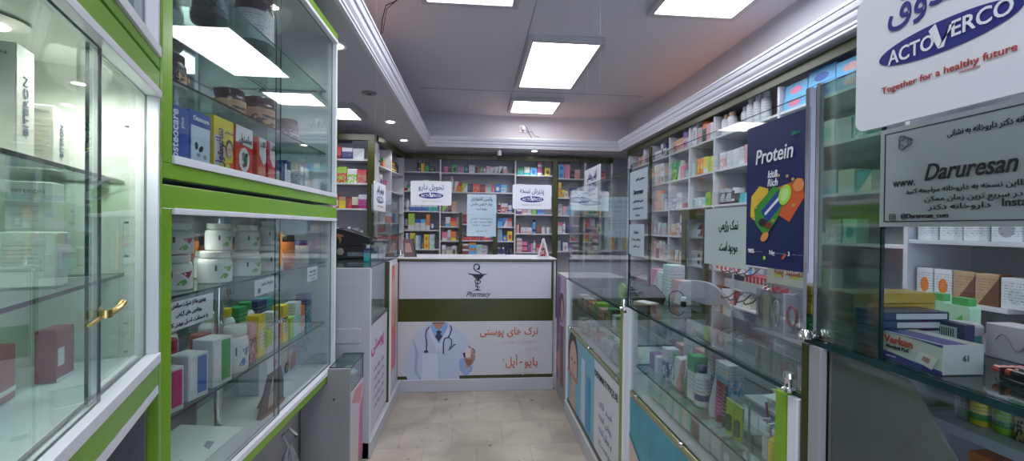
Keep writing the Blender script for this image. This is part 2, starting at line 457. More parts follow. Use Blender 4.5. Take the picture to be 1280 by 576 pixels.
MB().lathe([(.024, -.104), (.024, -.098)], 16).build('lens', mat('spot_lens', (.4, .4, .45), .1), t)
t = thing('security_camera', 'small dome security camera with loose wires on the back moulding', 'camera', (.69, 6.40, 2.90))
MB().box(-.05, .05, -.005, .02, -.05, .05).build('mount', mat('cam_white', (.7, .7, .74), .3), t)
MB().lathe([(.02, 0), (.035, .02), (.035, .05), (.02, .07)], 16, z0=-.03, cy=-.04).build('housing', mat('cam_white', 0), t)
MB().lathe([(.018, 0), (.018, .012)], 14, z0=-.05, cy=-.045).build('lens', blackp, t)
MB().tube([(.05, -.01, -.02), (.09, -.02, -.06), (.13, -.03, -.04), (.17, -.08, -.12), (.24, -.12, -.15)], .004).tube([(.02, -.01, .05), (.07, -.03, .0), (.1, -.06, -.1), (.12, -.12, -.16)], .004).build('cable', blackp, t)
tag(MB().tube([(-.46, 3.1, 3.088), (-.52, 3.08, 3.05), (-.6, 3.1, 3.0), (-.66, 3.13, 2.99), (-.70, 3.2, 2.93), (-.74, 3.32, 2.84), (-.78, 3.42, 2.76)], .004).tube([(-.5, 3.12, 3.088), (-.56, 3.1, 3.03), (-.66, 3.15, 2.975), (-.72, 3.3, 2.86)], .003).tube([(-.79, 3.44, 2.75), (-.8, 3.46, 2.7)], .009).build('cable', mat('brown_cable', (.07, .04, .04), .5)), 'loose dark cable hanging from the ceiling at top left', 'cable')

# ------------------------------------------------------------------ products
_pm = {}


def proto(kind, base, acc, style):
    key = (kind, base, acc, style)
    if key in _pm: return _pm[key]
    cm = carton_mat(base, acc, style); bm_ = mat('plain_' + base, PAL[base], .35); am = mat('plain_' + acc, PAL[acc], .35)
    mb = MB()
    if kind == 'c':
        mb.cbox(-.5, .5, 0, 1, 0, .995, .012, 0); mb.box(-.47, .47, .03, .97, .99, 1.0, 0)
        ms = [cm]
    elif kind == 'b':
        mb.lathe([(.44, 0), (.5, .03), (.5, .14), (.505, .15), (.505, .6), (.5, .61), (.5, .7), (.4, .78), (.27, .81), (.27, .82), (.33, .825), (.33, .98), (.30, 1)], 16, 0, .5,
                 [0, 0, 0, 1, 1, 1, 0, 0, 0, 2, 2, 2])
        ms = [bm_, carton_mat(base, acc, 0), am]
    elif kind == 'j':
        mb.lathe([(.44, 0), (.48, .04), (.48, .12), (.485, .13), (.485, .64), (.48, .65), (.42, .72), (.42, .73), (.5, .74), (.5, .97), (.47, 1)], 20, 0, .5, [0, 0, 0, 1, 1, 1, 0, 0, 2, 2])
        ms = [bm_, carton_mat(base, acc, style), am]
    elif kind == 't':
        n = 14; vs = []
        for z, rx, ry, in ((0, .3, .3), (.16, .32, .32), (.17, .42, .4), (.5, .46, .28), (.9, .5, .06), (1, .5, .05)):
            for k in range(n): a = 2 * pi * k / n; vs.append((rx * cos(a), .5 + ry * sin(a), z))
        fs = [(j * n + k, j * n + (k + 1) % n, (j + 1) * n + (k + 1) % n, (j + 1) * n + k) for j in range(5) for k in range(n)]
        mb._add(vs, fs + [list(range(n - 1, -1, -1)), [5 * n + k for k in range(n)]], [1] * n + [0] * (4 * n) + [1, 0], True)
        ms = [cm, am]
    else:                                            # pump / spray bottle
        mb.lathe([(.45, 0), (.5, .03), (.5, .5), (.42, .6), (.2, .66), (.2, .72), (.27, .73), (.27, .82), (.1, .83), (.1, .93), (.2, .94), (.2, 1)], 14, 0, .5, [0, 0, 1, 0, 0, 2, 2, 2, 2, 2, 2])
        mb.box(-.1, .1, -.1, .5, .94, .99, 2)
        ms = [bm_, cm, am]
    _pm[key] = mb.mesh(kind, ms)
    return _pm[key]


KN = {'c': ('medicine_carton', 'carton', 'carton'), 'b': ('medicine_bottle', 'bottle', 'bottle'), 'j': ('supplement_jar', 'lidded jar', 'jar'),
      't': ('cream_tube', 'standing tube', 'tube'), 's': ('pump_bottle', 'pump bottle', 'pump bottle')}
DIM = {'c': (7, 11), 'b': (5.5, 12), 'j': (9, 9), 't': (5, 13), 's': (6, 17)}
ORD = ['first', 'second', 'third', 'fourth', 'fifth', 'sixth', 'seventh', 'eighth', 'ninth', 'tenth', 'eleventh', 'twelfth', 'thirteenth', 'fourteenth', 'fifteenth', 'sixteenth', 'seventeenth', 'eighteenth', 'nineteenth', 'twentieth']
NPROD = {}
CARTONS = []


def row(fr, x0, x1, z, tokens, where, ydep=.02, hmax=.27, dmax=.2):
    """fr = (ox, oy, rz): local x runs left to right for the viewer, front faces local -y."""
    ox, oy, rz = fr; items = []; x = x0
    for tk in tokens.split():
        if tk[0] == '_': x += float(tk[1:]) / 100; continue
        n = 1; st = 1; style = None; dy = 0
        for mk, v in re.findall(r'([*^!@])([\d.]+)', tk):
            if mk == '*': n = int(v)
            elif mk == '^': st = int(v)
            elif mk == '!': style = int(v)
            else: dy = float(v) / 100
        tk = re.split(r'[*^!@]', tk)[0]
        p = tk.split(':'); k = p[0]; cc = p[1].split('/'); base = cc[0]; acc = cc[-1]
        wd, ht = DIM[k]
        if len(p) > 2: wd, ht = [float(q) for q in p[2].split('x')]
        sty = style if style is not None else (hash_s(tk) % 6)
        for i in range(n):
            if x + wd / 100 > x1 + .004: break
            zz = z + .001
            for s in range(st):
                h = min(ht / 100, hmax)
                items.append((k, base, acc, sty, x + wd / 200, ydep + dy + random.uniform(0, .012), zz, wd / 100 * .965, h * random.uniform(.985, 1), s, st, 0 if s else random.uniform(-.05, .05)))
                zz += h + .0006
            x += wd / 100 + .003
    cnt = {}; tot = {}
    for it in items:
        key = (it[0], it[1], it[2], it[10] > 1)
        if it[9] == 0: tot[key] = tot.get(key, 0) + 1
    last = 0
    for it in items:
        k, base, acc, sty, cx, cy, zz, wd, ht, s, st, jit = it
        key = (k, base, acc, st > 1)
        if s == 0: cnt[key] = cnt.get(key, 0) + 1; last = jit
        cn = base if base == acc else base + '-' + acc
        nm, word, cat = KN[k]
        if st > 1:
            lv = 'bottom' if s == 0 else 'topmost' if s == st - 1 else ('middle' if st == 3 else ORD[s])
            head = '%s %s in %s%s stack' % (lv, word, (ORD[cnt[key] - 1] + ' ') if tot[key] > 1 else '', cn)
        elif tot[key] > 1: head = '%s %s %s from left' % (ORD[cnt[key] - 1], cn, word)
        else: head = '%s %s' % (cn, word)
        if st > 1 and tot[key] > 1: head += ' from left'
        d = wd if k != 'c' else min(max(wd * .8, .05), dmax)
        o = bpy.data.objects.new(nm, proto(k, base, acc, sty)); COL.objects.link(o)
        if k == 'c': CARTONS.append(o)
        o.scale = (wd, d, ht)
        o.location = (ox + cx * cos(rz) - cy * sin(rz), oy + cx * sin(rz) + cy * cos(rz), zz)
        o.rotation_euler = (0, 0, rz + last)
        tag(o, head + ', ' + where, cat, '%ss on %s' % (cat, where)); NPROD[cat] = NPROD.get(cat, 0) + 1


def hash_s(s):
    h = 0
    for ch in s: h = (h * 31 + ord(ch)) % 9973
    return h


# ------------------------------------------------------------------ shelving units
def unit(name, label, fr, parts_shelves, dividers, w_, depth, top, posts=(), band=None, bottom=0.0):
    t = thing(name, label, 'shelving unit', (fr[0], fr[1], 0), fr[2])
    MB().box(0, w_, depth - .015, depth, bottom, top).build('back_panel', white_in, t)
    for x in dividers: MB().box(x - .011, x + .011, 0, depth - .015, bottom, top).build('divider', white_board, t)
    for (a, b, z) in parts_shelves: MB().box(a, b, .004, depth - .015, z - .02, z).build('shelf', white_board, t, bevel=.002)
    for (a, b, z0, z1) in posts: MB().box(a, b, -.022, 0, z0, z1).build('green_post', olive, t, bevel=.002)
    if band: MB().box(band[0], band[1], -.022, 0, band[2], band[3]).build('green_rail', olive, t, bevel=.002)
    return t


# back wall unit: local x = X + 1.2
BF = (-1.2, 6.55, 0)
sh = [(.03, .64, z) for z in (2.24, 1.945, 1.64, 1.35, 1.06, .82)]
sh += [(.66, 1.79, 2.235), (.66, 1.79, 1.94)] + [(.66, .94, z) for z in (1.63, 1.41, 1.19, .95)]
sh += [(1.51, 1.79, z) for z in (1.63, 1.41, 1.19, .95)] + [(.97, 1.5, z) for z in (1.45, 1.2, .98)]
sh += [(1.81, 2.42, z) for z in (2.22, 1.92, 1.61, 1.31, 1.02, .82)] + [(2.46, 3.32, z) for z in (2.18, 1.88, 1.6, 1.32, 1.04)]
unit('shelving_unit', 'tall white back wall shelving with olive green posts behind the pharmacy counter', BF, sh, [.02, .65, 1.8, 2.45, 3.33] + [2.9], 3.34, .34, 2.5,
     posts=[(.0, .075, 0, 2.43), (2.385, 2.465, 0, 2.43), (.94, .985, .8, 1.62), (1.46, 1.53, .8, 1.62)], band=(0, 3.34, 2.43, 2.51))
row(BF, .30, .64, 2.24, 'b:black/grey:5x17 c:yellow/orange:6x12!2 c:green/black:6x14 c:black/green:8x8', 'top shelf, back wall left bay')
row(BF, .06, .64, 1.945, 'c:white/red:8x14!0 c:green/white:6x9 _18 c:white/grey:14x17 c:blue:7x12', 'second shelf, back wall left bay')
row(BF, .06, .64, 1.64, 'b:grey/black:6x18 b:white/grey:6x18 c:blue/white:9x9*3 c:teal/white:7x9*2', 'third shelf, back wall left bay')
row(BF, .06, .64, 1.35, 'b:white/black:5x22 b:grey/black:5x20 c:lime/white:10x25!0 c:white/blue:8x16!1 c:white/sky:8x16!1 c:orange/white:6x24!0 c:navy/white:7x14', 'fourth shelf, back wall left bay')
row(BF, .06, .64, 1.06, 'c:navy/black:7x20 c:white/blue:6x24!2 c:yellow/lime:8x12!4^2 c:white/sky:8x10^2 b:red/blue:4x12 c:yellow/orange:8x11!3^2 c:white/mint:8x11^2', 'fifth shelf, back wall left bay')
row(BF, .2, .64, .82, 'c:brown/red:8x13 c:grey/blue:9x12 c:orange/grey:8x13 c:grey/white:9x12', 'lowest visible shelf, back wall left bay')
row(BF, .68, 1.79, 2.235, 'j:magenta/pink:8x9 c:black:6x6 c:green/black:8x12!3 c:purple/pink:9x11!5 c:black/teal:8x12!3 c:silver/white:9x12 c:black/red:6x9 b:mint/green:5x9 b:white/pink:5x9 c:silver/rose:7x11 c:white/grey:6x10*2 c:white/black:6x12 c:rose/white:6x11', 'top shelf, back wall middle bay')
row(BF, .70, 1.79, 1.94, '_8 b:silver/rose:8x24 c:white/orange:6x16!4 c:orange/red:5x14 c:lime/white:8x13!4 c:navy/black:8x13 c:red/orange:10x13!5 c:maroon/red:9x12!5 c:silver/grey:9x12 c:red/pink:4x12 c:blue/white:10x13 c:sky/white:9x12', 'second shelf, back wall middle bay')
row(BF, .68, .94, 1.63, 'c:lime/purple:8x8 c:maroon/black:6x12 c:tan/rose:7x16', 'upper small shelf left of the green cabinet posts')
row(BF, .68, .94, 1.41, 'c:black/brown:5x12 c:white/sky:7x14!0 c:orange/red:9x12!1', 'second small shelf left of the green cabinet posts')
row(BF, .68, .94, 1.19, 'c:pink/white:8x13!0 c:white/grey:5x16 c:orange/yellow:8x14', 'third small shelf left of the green cabinet posts')
row(BF, .68, .94, .95, 'c:white/grey:6x17 c:cream/grey:8x14 c:silver/brown:8x16!3', 'lowest small shelf left of the green cabinet posts')
row(BF, .99, 1.45, 1.45, 'c:maroon:8x14 c:grey/blue:10x15 c:red/white:10x15 c:silver:8x13', 'shelf behind the hanging notice')
row(BF, .99, 1.45, 1.2, 'c:red/maroon:13x6*2 c:maroon/red:8x6 c:red/white:8x6', 'red row under the hanging notice')
row(BF, .99, 1.45, .98, 'c:maroon/white:10x8!1^2 c:sky/orange:11x9!1^2 c:mint/white:9x15 c:grey/white:8x14', 'lower shelf between the green cabinet posts')
row(BF, 1.53, 1.79, 1.63, 'b:maroon/white:5x15 c:white/red:10x14!5 b:white/blue:7x14', 'upper small shelf right of the hanging notice')
row(BF, 1.53, 1.79, 1.41, 'c:sky/blue:8x13 c:blue/white:7x14!4 c:rose/red:7x13', 'second small shelf right of the hanging notice')
row(BF, 1.53, 1.79, 1.19, 'c:grey/sky:8x9^2 c:blue/yellow:7x9 c:yellow/red:8x15!3', 'third small shelf right of the hanging notice')
row(BF, 1.53, 1.79, .95, 'b:navy/white:6x14*2 b:black/navy:6x16*2', 'lowest small shelf right of the hanging notice')
row(BF, 1.83, 2.38, 2.22, 'c:teal/green:10x11 c:silver/teal:10x13 c:sky/blue:11x12!3 c:magenta/white:7x13!0^2 _4 c:yellow/brown:9x12!3', 'top shelf, back wall right bay')
row(BF, 1.83, 2.38, 1.92, 'c:grey/white:12x16 c:silver:10x13 c:white/grey:12x14', 'second shelf, back wall right bay')
row(BF, 1.83, 2.38, 1.61, 'c:purple/white:8x7 c:rose/white:8x7 c:white/grey:8x7 c:lime/green:7x7 c:blue/sky:12x7', 'third shelf, back wall right bay')
row(BF, 1.83, 2.38, 1.31, 'c:rose/maroon:6x13 c:white/rose:9x9*2@2 b:sky/navy:6x22 c:brown/maroon:8x12 c:white/grey:7x10*2 b:white/black:6x23', 'fourth shelf, back wall right bay')
row(BF, 1.83, 2.38, 1.02, 'c:rose/white:9x7^3 c:pink/maroon:8x8!0^2 c:purple/pink:8x13 b:white/grey:5x18 c:rose/red:9x11 b:white/rose:6x20', 'fifth shelf, back wall right bay')
row(BF, 1.83, 2.3, .82, 'c:grey/navy:12x12 c:white/grey:10x11 c:grey/silver:11x12', 'lowest visible shelf, back wall right bay')
row(BF, 2.48, 2.88, 2.18, 'c:sky/blue:9x11^2 c:pink/rose:9x11^2 c:black/maroon:7x11 c:rose/tan:9x14', 'top shelf, back wall far right bay')
row(BF, 2.93, 3.3, 2.18, '_6 c:rose/white:8x13 c:red/rose:9x20 c:maroon/pink:8x12', 'top shelf behind the tilted hanging sign')
row(BF, 2.48, 2.88, 1.88, 'c:yellow/orange:5x24 c:tan/yellow:5x12 c:cream/tan:5x10 _3 c:navy/black:12x15', 'second shelf, back wall far right bay')
row(BF, 2.93, 3.3, 1.88, 'c:rose/grey:8x14 c:grey/maroon:9x16 c:maroon/rose:9x13', 'second shelf behind the tilted hanging sign')
row(BF, 2.48, 2.88, 1.6, 'c:grey/white:7x18 c:rose/grey:8x14 c:sky/white:9x15 c:teal/navy:8x12', 'third shelf, back wall far right bay')
row(BF, 2.93, 3.3, 1.6, 'c:green/teal:12x16 c:brown/tan:8x13 c:tan/brown:8x12', 'third shelf behind the tilted hanging sign')
row(BF, 2.48, 2.88, 1.32, 'c:white/pink:7x17 b:white/grey:6x18 c:navy/purple:9x15 c:grey/purple:8x14', 'fourth shelf, back wall far right bay')
row(BF, 2.93, 3.3, 1.32, 'c:purple/magenta:8x16 c:tan/rose:9x12 c:cream/brown:8x15', 'fourth shelf behind the tilted hanging sign')
row(BF, 2.48, 2.88, 1.04, 'c:grey/navy:8x16 c:white/grey:8x13 c:purple/white:8x14', 'fifth shelf, back wall far right bay')
row(BF, 2.93, 3.3, 1.04, 'c:grey/rose:9x14 c:brown/cream:8x15', 'fifth shelf behind the tilted hanging sign')

# left rear bay, facing the viewer, and the angled bay beside it
LF = (-1.83, 4.9, 0)
unit('shelving_unit', 'white shelving bay facing the aisle beyond the left display cabinet, black machines below', LF,
     [(.02, .63, z) for z in (2.152, 1.884, 1.597, 1.1)], [.01, .64], .66, .31, 2.38, posts=[(.61, .685, 0, 2.36)], band=(0, .685, 2.36, 2.43))
row(LF, .22, .61, 2.152, 'c:red/maroon:9x14!0 c:navy/white:12x13!1 c:silver/white:13x12', 'top shelf, left rear bay')
row(LF, .20, .62, 1.884, 'c:red/orange:6x12 c:lime/red:11x18!5 c:white/lime:11x16!5 c:red/tan:10x15!5', 'second shelf, left rear bay')
row(LF, .20, .62, 1.597, 'c:red/white:8x15!5 c:yellow/tan:8x13 c:maroon/red:6x13 c:cream/maroon:7x13 c:magenta/white:9x16!1', 'third shelf, left rear bay')
row(LF, .20, .61, 1.1, 'c:white/pink:8x28!0 c:black/teal:8x27 b:grey/white:6x29 t:grey/silver:7x28 b:black/silver:6x25 c:white/grey:7x27!0', 'fourth shelf, left rear bay', hmax=.35)
a_ = math.atan2(6.48 - 5.24, -1.16 + 1.2)
AF = (-1.21, 5.27, radians(84))
unit('shelving_unit', 'narrow angled white shelving bay between the left bay and the back wall', AF, [(.02, 1.2, z) for z in (2.16, 1.88, 1.6, 1.32, 1.05)], [.01, .6, 1.22], 1.23, .3, 2.43,
     posts=[], band=(0, 1.23, 2.43, 2.5))
row(AF, .05, .58, 2.16, 'b:sky/white:8x20 b:white/navy:8x23 b:black/green:9x16 c:orange/green:9x12', 'top shelf, angled bay')
row(AF, .63, 1.2, 2.16, 'b:brown/yellow:10x13*3 b:black/brown:10x16', 'top shelf, angled bay far half')
row(AF, .05, .58, 1.88, 'c:lime/white:14x22 c:white/navy:14x18 c:magenta:16x12', 'second shelf, angled bay')
row(AF, .05, .58, 1.6, 'c:grey/navy:12x16 c:white/black:12x18 c:sky/white:12x14', 'third shelf, angled bay')
row(AF, .05, .58, 1.32, 'c:rose/brown:14x15 c:red/grey:14x13 c:grey/red:12x15', 'fourth shelf, angled bay')
row(AF, .05, .58, 1.05, 'c:teal/navy:13x15 c:sky/grey:12x12 c:navy/white:12x14', 'fifth shelf, angled bay')
row(AF, .63, 1.2, 1.6, 'c:grey/teal:14x15 c:white/maroon:14x14 c:maroon/grey:12x15', 'third shelf, angled bay far half')
row(AF, .63, 1.2, 1.32, 'c:grey/rose:14x15 c:brown/sky:14x14 c:sky/brown:12x15', 'fourth shelf, angled bay far half')
row(AF, .63, 1.2, 1.05, 'c:orange/brown:14x9 c:grey/blue:14x13 c:maroon/orange:12x12', 'fifth shelf, angled bay far half')

# right wall unit: local x = 6.0 - Y, front at X 2.2
RF = (2.2, 6.0, -pi / 2)
ZS = (2.26, 1.95, 1.63, 1.33, 1.04, .75)
dv = [.02, .8, 1.3, 2.22, 3.06, 4.0, 4.92]
sh = [(a + .011, b - .011, z) for a, b in zip(dv, dv[1:5]) for z in ZS]
sh += [(3.07, 3.99, z) for z in ZS] + [(4.01, 4.91, z) for z in (2.26, 1.95, 1.64, 1.36)] + [(4.01, 4.42, 1.08)] + [(4.01, 4.91, z) for z in (.78, .48)]
unit('shelving_unit', 'long white shelving along the right wall behind the glass counters', RF, sh, dv + [1.76], 4.93, .38, 2.45, posts=[(.78, .83, 0, 2.43)], band=(0, 4.93, 2.46, 2.53), bottom=0)
R = lambda a, b, z, tk, wh, **k: row(RF, a, b, z, tk, wh, **k)
R(.3, .78, 2.26, 'c:rose/tan:8x12 c:tan/white:8x13 c:white/rose:7x20', 'top shelf, right wall farthest bay')
R(.84, 1.28, 2.26, 'c:white/grey:8x10*2 c:white/navy:8x17 c:navy/white:7x16 c:black/white:9x8', 'top shelf, right wall second bay')
R(.84, 1.28, 1.95, 'c:cream/rose:9x12^2 c:silver/rose:9x12^2 c:white/tan:9x12^2', 'second shelf, right wall second bay')
R(.84, 1.28, 1.63, 'c:rose/tan:9x12 c:orange/tan:10x24 c:grey/tan:9x20 c:silver/grey:9x13', 'third shelf, right wall second bay')
R(.84, 1.28, 1.33, 'c:grey/white:10x14 c:white/grey:12x15 c:silver/mint:12x14', 'fourth shelf, right wall second bay')
R(.84, 1.28, 1.04, 'c:rose/white:8x20 c:maroon/white:7x19 c:white/rose:8x22 c:silver/rose:8x20 c:grey/silver:8x18', 'fifth shelf, right wall second bay')
R(1.33, 2.2, 2.26, 'c:tan/brown:8x13 c:rose/tan:8x14*2 c:purple/rose:9x19 c:white/silver:10x11^2 c:white/grey:9x24 c:grey/pink:8x16 c:black/orange:9x20 c:rose/white:12x16', 'top shelf, right wall third bay')
R(1.33, 1.74, 1.95, 'c:green/lime:11x20!5 c:green/white:8x21 c:pink/rose:9x14 c:teal/pink:7x8', 'second shelf left half, right wall third bay')
R(1.78, 2.2, 1.95, 'c:white/mint:7x13 c:orange/yellow:7x16*2 c:yellow/white:8x16 c:lime/yellow:9x15 c:green/yellow:7x14', 'second shelf right half, right wall third bay')
R(1.33, 1.74, 1.63, 'c:white/purple:11x12!5 c:white/silver:12x17 c:red/maroon:9x5', 'third shelf left half, right wall third bay')
R(1.78, 2.2, 1.63, 'j:mint/white:8x9*2 j:white/mint:8x9 c:lime/green:5x13*2 c:rose/white:6x12', 'third shelf right half, right wall third bay')
R(1.33, 1.74, 1.33, 'c:cream/tan:10x13 c:white/tan:9x14 c:white/purple:9x11^2', 'fourth shelf left half, right wall third bay')
R(1.33, 1.74, 1.04, 'c:tan/brown:9x12 c:white/tan:9x13 c:white/grey:9x6^2 c:silver/white:8x13', 'fifth shelf left half, right wall third bay')
R(1.78, 2.2, 1.33, 'c:white/silver:9x7^2 c:white/purple:10x7^2 c:orange/tan:9x13 c:tan/orange:8x10', 'fourth shelf right half, right wall third bay')
R(1.78, 2.2, 1.04, 'c:white/silver:10x7^2 c:white/black:9x7^2 c:rose/purple:8x14 c:white/rose:8x13', 'fifth shelf right half, right wall third bay')
R(1.33, 2.2, .75, 'c:white/mint:10x12 c:mint/green:9x12 c:purple/white:9x13 c:white/purple:10x14 c:teal/mint:12x10 c:white/teal:12x11 c:grey/silver:9x14', 'sixth shelf, right wall third bay')
R(2.24, 3.04, 2.26, '_2 b:white/tan:9x19*2 _10 b:silver/grey:8x18 b:silver/white:8x23*3', 'top shelf, right wall bay beside the protein poster')
R(2.24, 3.04, 1.95, '_4 c:white/rose:9x15 c:white/silver:9x15*2 c:silver/white:7x15 c:rose/pink:8x16 c:white/mint:9x8^2 c:mint/white:9x8^2', 'second shelf, right wall bay beside the protein poster')
R(2.24, 3.04, 1.63, 'j:black/grey:9x14*2 b:black/white:7x14 c:black/silver:7x13 c:teal/sky:11x4^2 c:white/grey:8x17*3 c:silver/white:9x16', 'third shelf, right wall bay beside the protein poster')
R(2.24, 3.04, 1.33, 'c:white/tan:10x12 c:cream/white:12x13 c:white/grey:12x12 c:silver/grey:10x12', 'fourth shelf, right wall bay beside the protein poster')
R(2.24, 3.04, 1.04, 'c:red/white:6x14!2*6 c:white/red:9x12 c:sky/white:8x13 c:grey/white:14x10', 'fifth shelf, right wall bay beside the protein poster')
R(2.24, 3.04, .75, 'c:brown/tan:10x14 c:white/maroon:10x12 c:white/red:9x13 c:maroon/white:9x14 c:cream/grey:10x13', 'sixth shelf, right wall bay beside the protein poster')
R(3.08, 3.98, 2.26, 'c:sky/pink:22x9!3^2 c:sky/blue:22x10!3^2 c:sky/rose:22x9!3^2', 'top shelf, right wall bay above the green screen', dmax=.14, hmax=.11)
R(3.08, 3.98, 1.95, 'c:white/grey:10x13 c:grey/white:12x14 c:mint/white:12x12 c:white/mint:10x15 c:silver/grey:12x14 c:teal/white:10x14', 'second shelf behind the green screen')
R(3.08, 3.98, 1.63, 'c:white/mint:12x14 c:rose/white:10x15 c:red/rose:12x12 c:grey/teal:12x15 c:cream/white:12x14 c:teal/cream:10x12', 'third shelf behind the green screen')
R(3.08, 3.98, 1.33, 'c:red/white:12x13 c:rose/red:12x12 c:white/black:14x9 c:grey/white:12x14 c:mint/teal:10x14', 'fourth shelf behind the green screen')
R(3.08, 3.98, 1.04, 'c:navy/white:10x14 c:white/sky:12x18 c:white/grey:12x16 c:red/grey:10x12', 'fifth shelf behind the green screen')
R(4.03, 4.9, 1.64, 'c:sky/blue:8x20 c:white/red:7x20 c:rose/white:7x20 c:brown/tan:7x20 c:white/grey:8x20 c:teal/green:8x20 c:pink/rose:9x20 c:silver/rose:9x20 c:green/teal:10x20', 'colourful row under the hanging till sign')
R(4.03, 4.9, 1.36, 'c:white/silver:10x12*3 c:white/grey:11x12*2 c:white/cream:9x12 c:tan/brown:12x12!5 c:brown/tan:11x12!5', 'upper shelf, nearest right wall bay')
R(4.03, 4.9, 1.08, 'c:white/orange:8x14!3*2 c:tan/brown:9x14*2 c:white/silver:10x13 c:white/grey:9x12*2 c:brown/maroon:10x17', 'middle shelf, nearest right wall bay')
R(4.03, 4.9, .78, 'b:mint/green:9x17*2 b:white/mint:9x15 c:grey/tan:12x16 c:tan/grey:14x12 c:white/rose:14x16 c:cream/orange:9x17', 'lower shelf, nearest right wall bay')
R(4.03, 4.9, .48, 'b:lime/green:9x18*2 c:white/silver:11x20 c:white/grey:14x20 c:silver/grey:14x20 c:white/orange:12x16', 'lowest shelf, nearest right wall bay')
t = thing('door_frame', 'olive green framed cabinet door standing open before the right wall shelves', 'cabinet door', (2.165, 4.29, .74), -pi / 2)
MB().box(0, .5, -.015, .01, 0, .07).box(0, .5, -.015, .01, .76, .86).box(0, .075, -.015, .01, .07, .76).box(.425, .5, -.015, .01, .07, .76).build('frame', olive, t, bevel=.003)
MB().pane(.07, .43, -.005, 0, .065, .765).build('glass', [G_clear, G_edge], t)
MB().box(.07, .1, .01, .025, .1, .14).build('hinge', steel, t)

# white end panel beside the back bay
tag(MB().box(2.2, 2.6, 6.02, 6.04, 0, 2.43).build('partition_board', white_board), 'plain white end panel between the back wall bay and the right wall shelves', 'panel')

# ------------------------------------------------------------------ back counter with the doctor poster
t = thing('service_counter', 'white and olive service counter across the aisle end with cup and snake emblem', 'counter', (0, 3.64, 0))
MB().box(-.70, .70, .02, .5, 0, 1.13).build('body', white_board, t, bevel=.003)
MB().box(-.665, .68, -.02, .02, 0, .105).build('kerb', mat('kerb_white', (.42, .42, .46), .35), t, bevel=.004)
MB().box(-.66, .675, -.004, .02, .105, 1.115).build('front_panel', olive, t)
MB().box(-.64, .655, -.008, -.003, .79, 1.105).build('emblem_panel', mat('lilac_white_panel', (.5, .5, .58), .35), t)
MB().box(-.69, .70, -.02, .5, 1.115, 1.135).build('countertop', white_board, t, bevel=.002)
MB().box(-.69, .70, -.024, -.019, 1.117, 1.127).build('green_edge', olive, t)
k = 1.30 / 1200
em = Pic(0, 0, 1)
# cup and snake emblem: px of a 838 wide zoom, 10.475 zoom px per photo px
ke = .00685 / 10.475; ox = -(420 - 0) * ke + .02; oz = 1.13 + 10 * ke
em = Pic(ox, oz, ke)
em.poly([(285, 195), (340, 205), (400, 210), (470, 208), (555, 205), (500, 225), (470, 262), (420, 280), (385, 265), (345, 225), (300, 212)], ink)
em.line(arc(400, 115, 36, 36, 80, -5) [:1] + arc(402, 115, 36, 34, 20, -180, 14) + [(368, 140), (385, 165), (430, 185), (462, 205), (472, 235), (460, 262)], 15, ink)
em.line(arc(402, 115, 36, 34, 20, -10, 4) + [(436, 130), (432, 150)], 20, ink)
em.line([(460, 262), (430, 282), (395, 282), (382, 305), (395, 332), (430, 335), (455, 315), (450, 298), (420, 292)], 13, ink)
em.line([(398, 335), (390, 360), (408, 378), (445, 382)], 12, ink)
em.line([(414, 280), (416, 400)], 11, ink)
em.poly([(350, 425), (395, 412), (408, 400), (424, 400), (438, 412), (475, 425)], ink)
ep = em.build('emblem', t, -.008)
text('Pharmacy', .062, ink, t, .02, -.0095, 1.13 - 465 * ke, width=.21, bold=.01, shear=.45)
# poster
pt = thing('doctor_poster', 'wide poster of a headless doctor in a white coat with orange Persian lettering', 'poster', (0, 3.632, 0))
B(-.655, .67, -.002, .004, .135, .595).build('sheet', mat('poster_paper', (.5, .5, .53), .4), pt)
kp = 1.325 / 1207; P = Pic(-.655 - 8 * kp, .595 + 55 * kp, kp)
coat = mat('print_coat', (.42, .47, .6), .5); coat2 = mat('print_coat_shadow', (.29, .34, .47), .5); coat3 = mat('print_coat_light', (.5, .54, .66), .5)
skin = mat('print_skin', (.36, .2, .16), .5); skin2 = mat('print_skin_dark', (.2, .1, .08), .5); shirt = mat('print_shirt', (.2, .33, .6), .5); tie = mat('print_tie', (.025, .035, .09), .5)
P.poly([(272, 62), (225, 95), (160, 130), (128, 175), (110, 250), (85, 330), (62, 385), (70, 440), (95, 508), (205, 508), (485, 508), (490, 430), (520, 470), (545, 474), (585, 440), (590, 395), (530, 400), (520, 350), (560, 300), (568, 240), (548, 185), (520, 145), (460, 110), (400, 62)], coat)
P.poly([(128, 175), (175, 300), (160, 420), (200, 505), (185, 508), (140, 430), (150, 300)], coat2)
P.poly([(205, 300), (330, 300), (330, 505), (200, 505)], coat3)
P.poly([(485, 350), (520, 340), (525, 400), (590, 400), (583, 440), (545, 474), (520, 468), (488, 430)], shirt)
P.poly([(500, 400), (540, 412), (575, 405), (560, 440), (535, 460), (515, 440)], coat2)
P.poly([(272, 62), (258, 95), (300, 180), (330, 225), (355, 170), (395, 95), (392, 62)], shirt)
P.poly([(278, 60), (282, 78), (305, 105), (325, 118), (350, 100), (372, 60)], skin)
P.poly([(278, 58), (374, 58), (368, 70), (284, 70)], skin2)
P.poly([(305, 130), (325, 120), (350, 132), (338, 150), (355, 168), (325, 208), (298, 168), (312, 150)], tie)
P.poly([(262, 95), (245, 130), (318, 290), (330, 225), (300, 180)], coat3).poly([(395, 95), (410, 140), (330, 290), (330, 225), (355, 170)], coat3)
P.line([(325, 290), (328, 505)], 4, coat2)
P.line([(252, 95), (232, 120), (226, 160), (235, 220), (232, 280)], 9, tie).poly([(215, 275), (246, 275), (246, 293), (215, 293)], tie)
P.line([(415, 85), (425, 110), (412, 150), (400, 175), (372, 185), (362, 215), (362, 300)], 9, tie).line([(400, 175), (425, 195), (425, 230), (405, 275)], 7, tie).line([(355, 305), (395, 312)], 6, coat2)
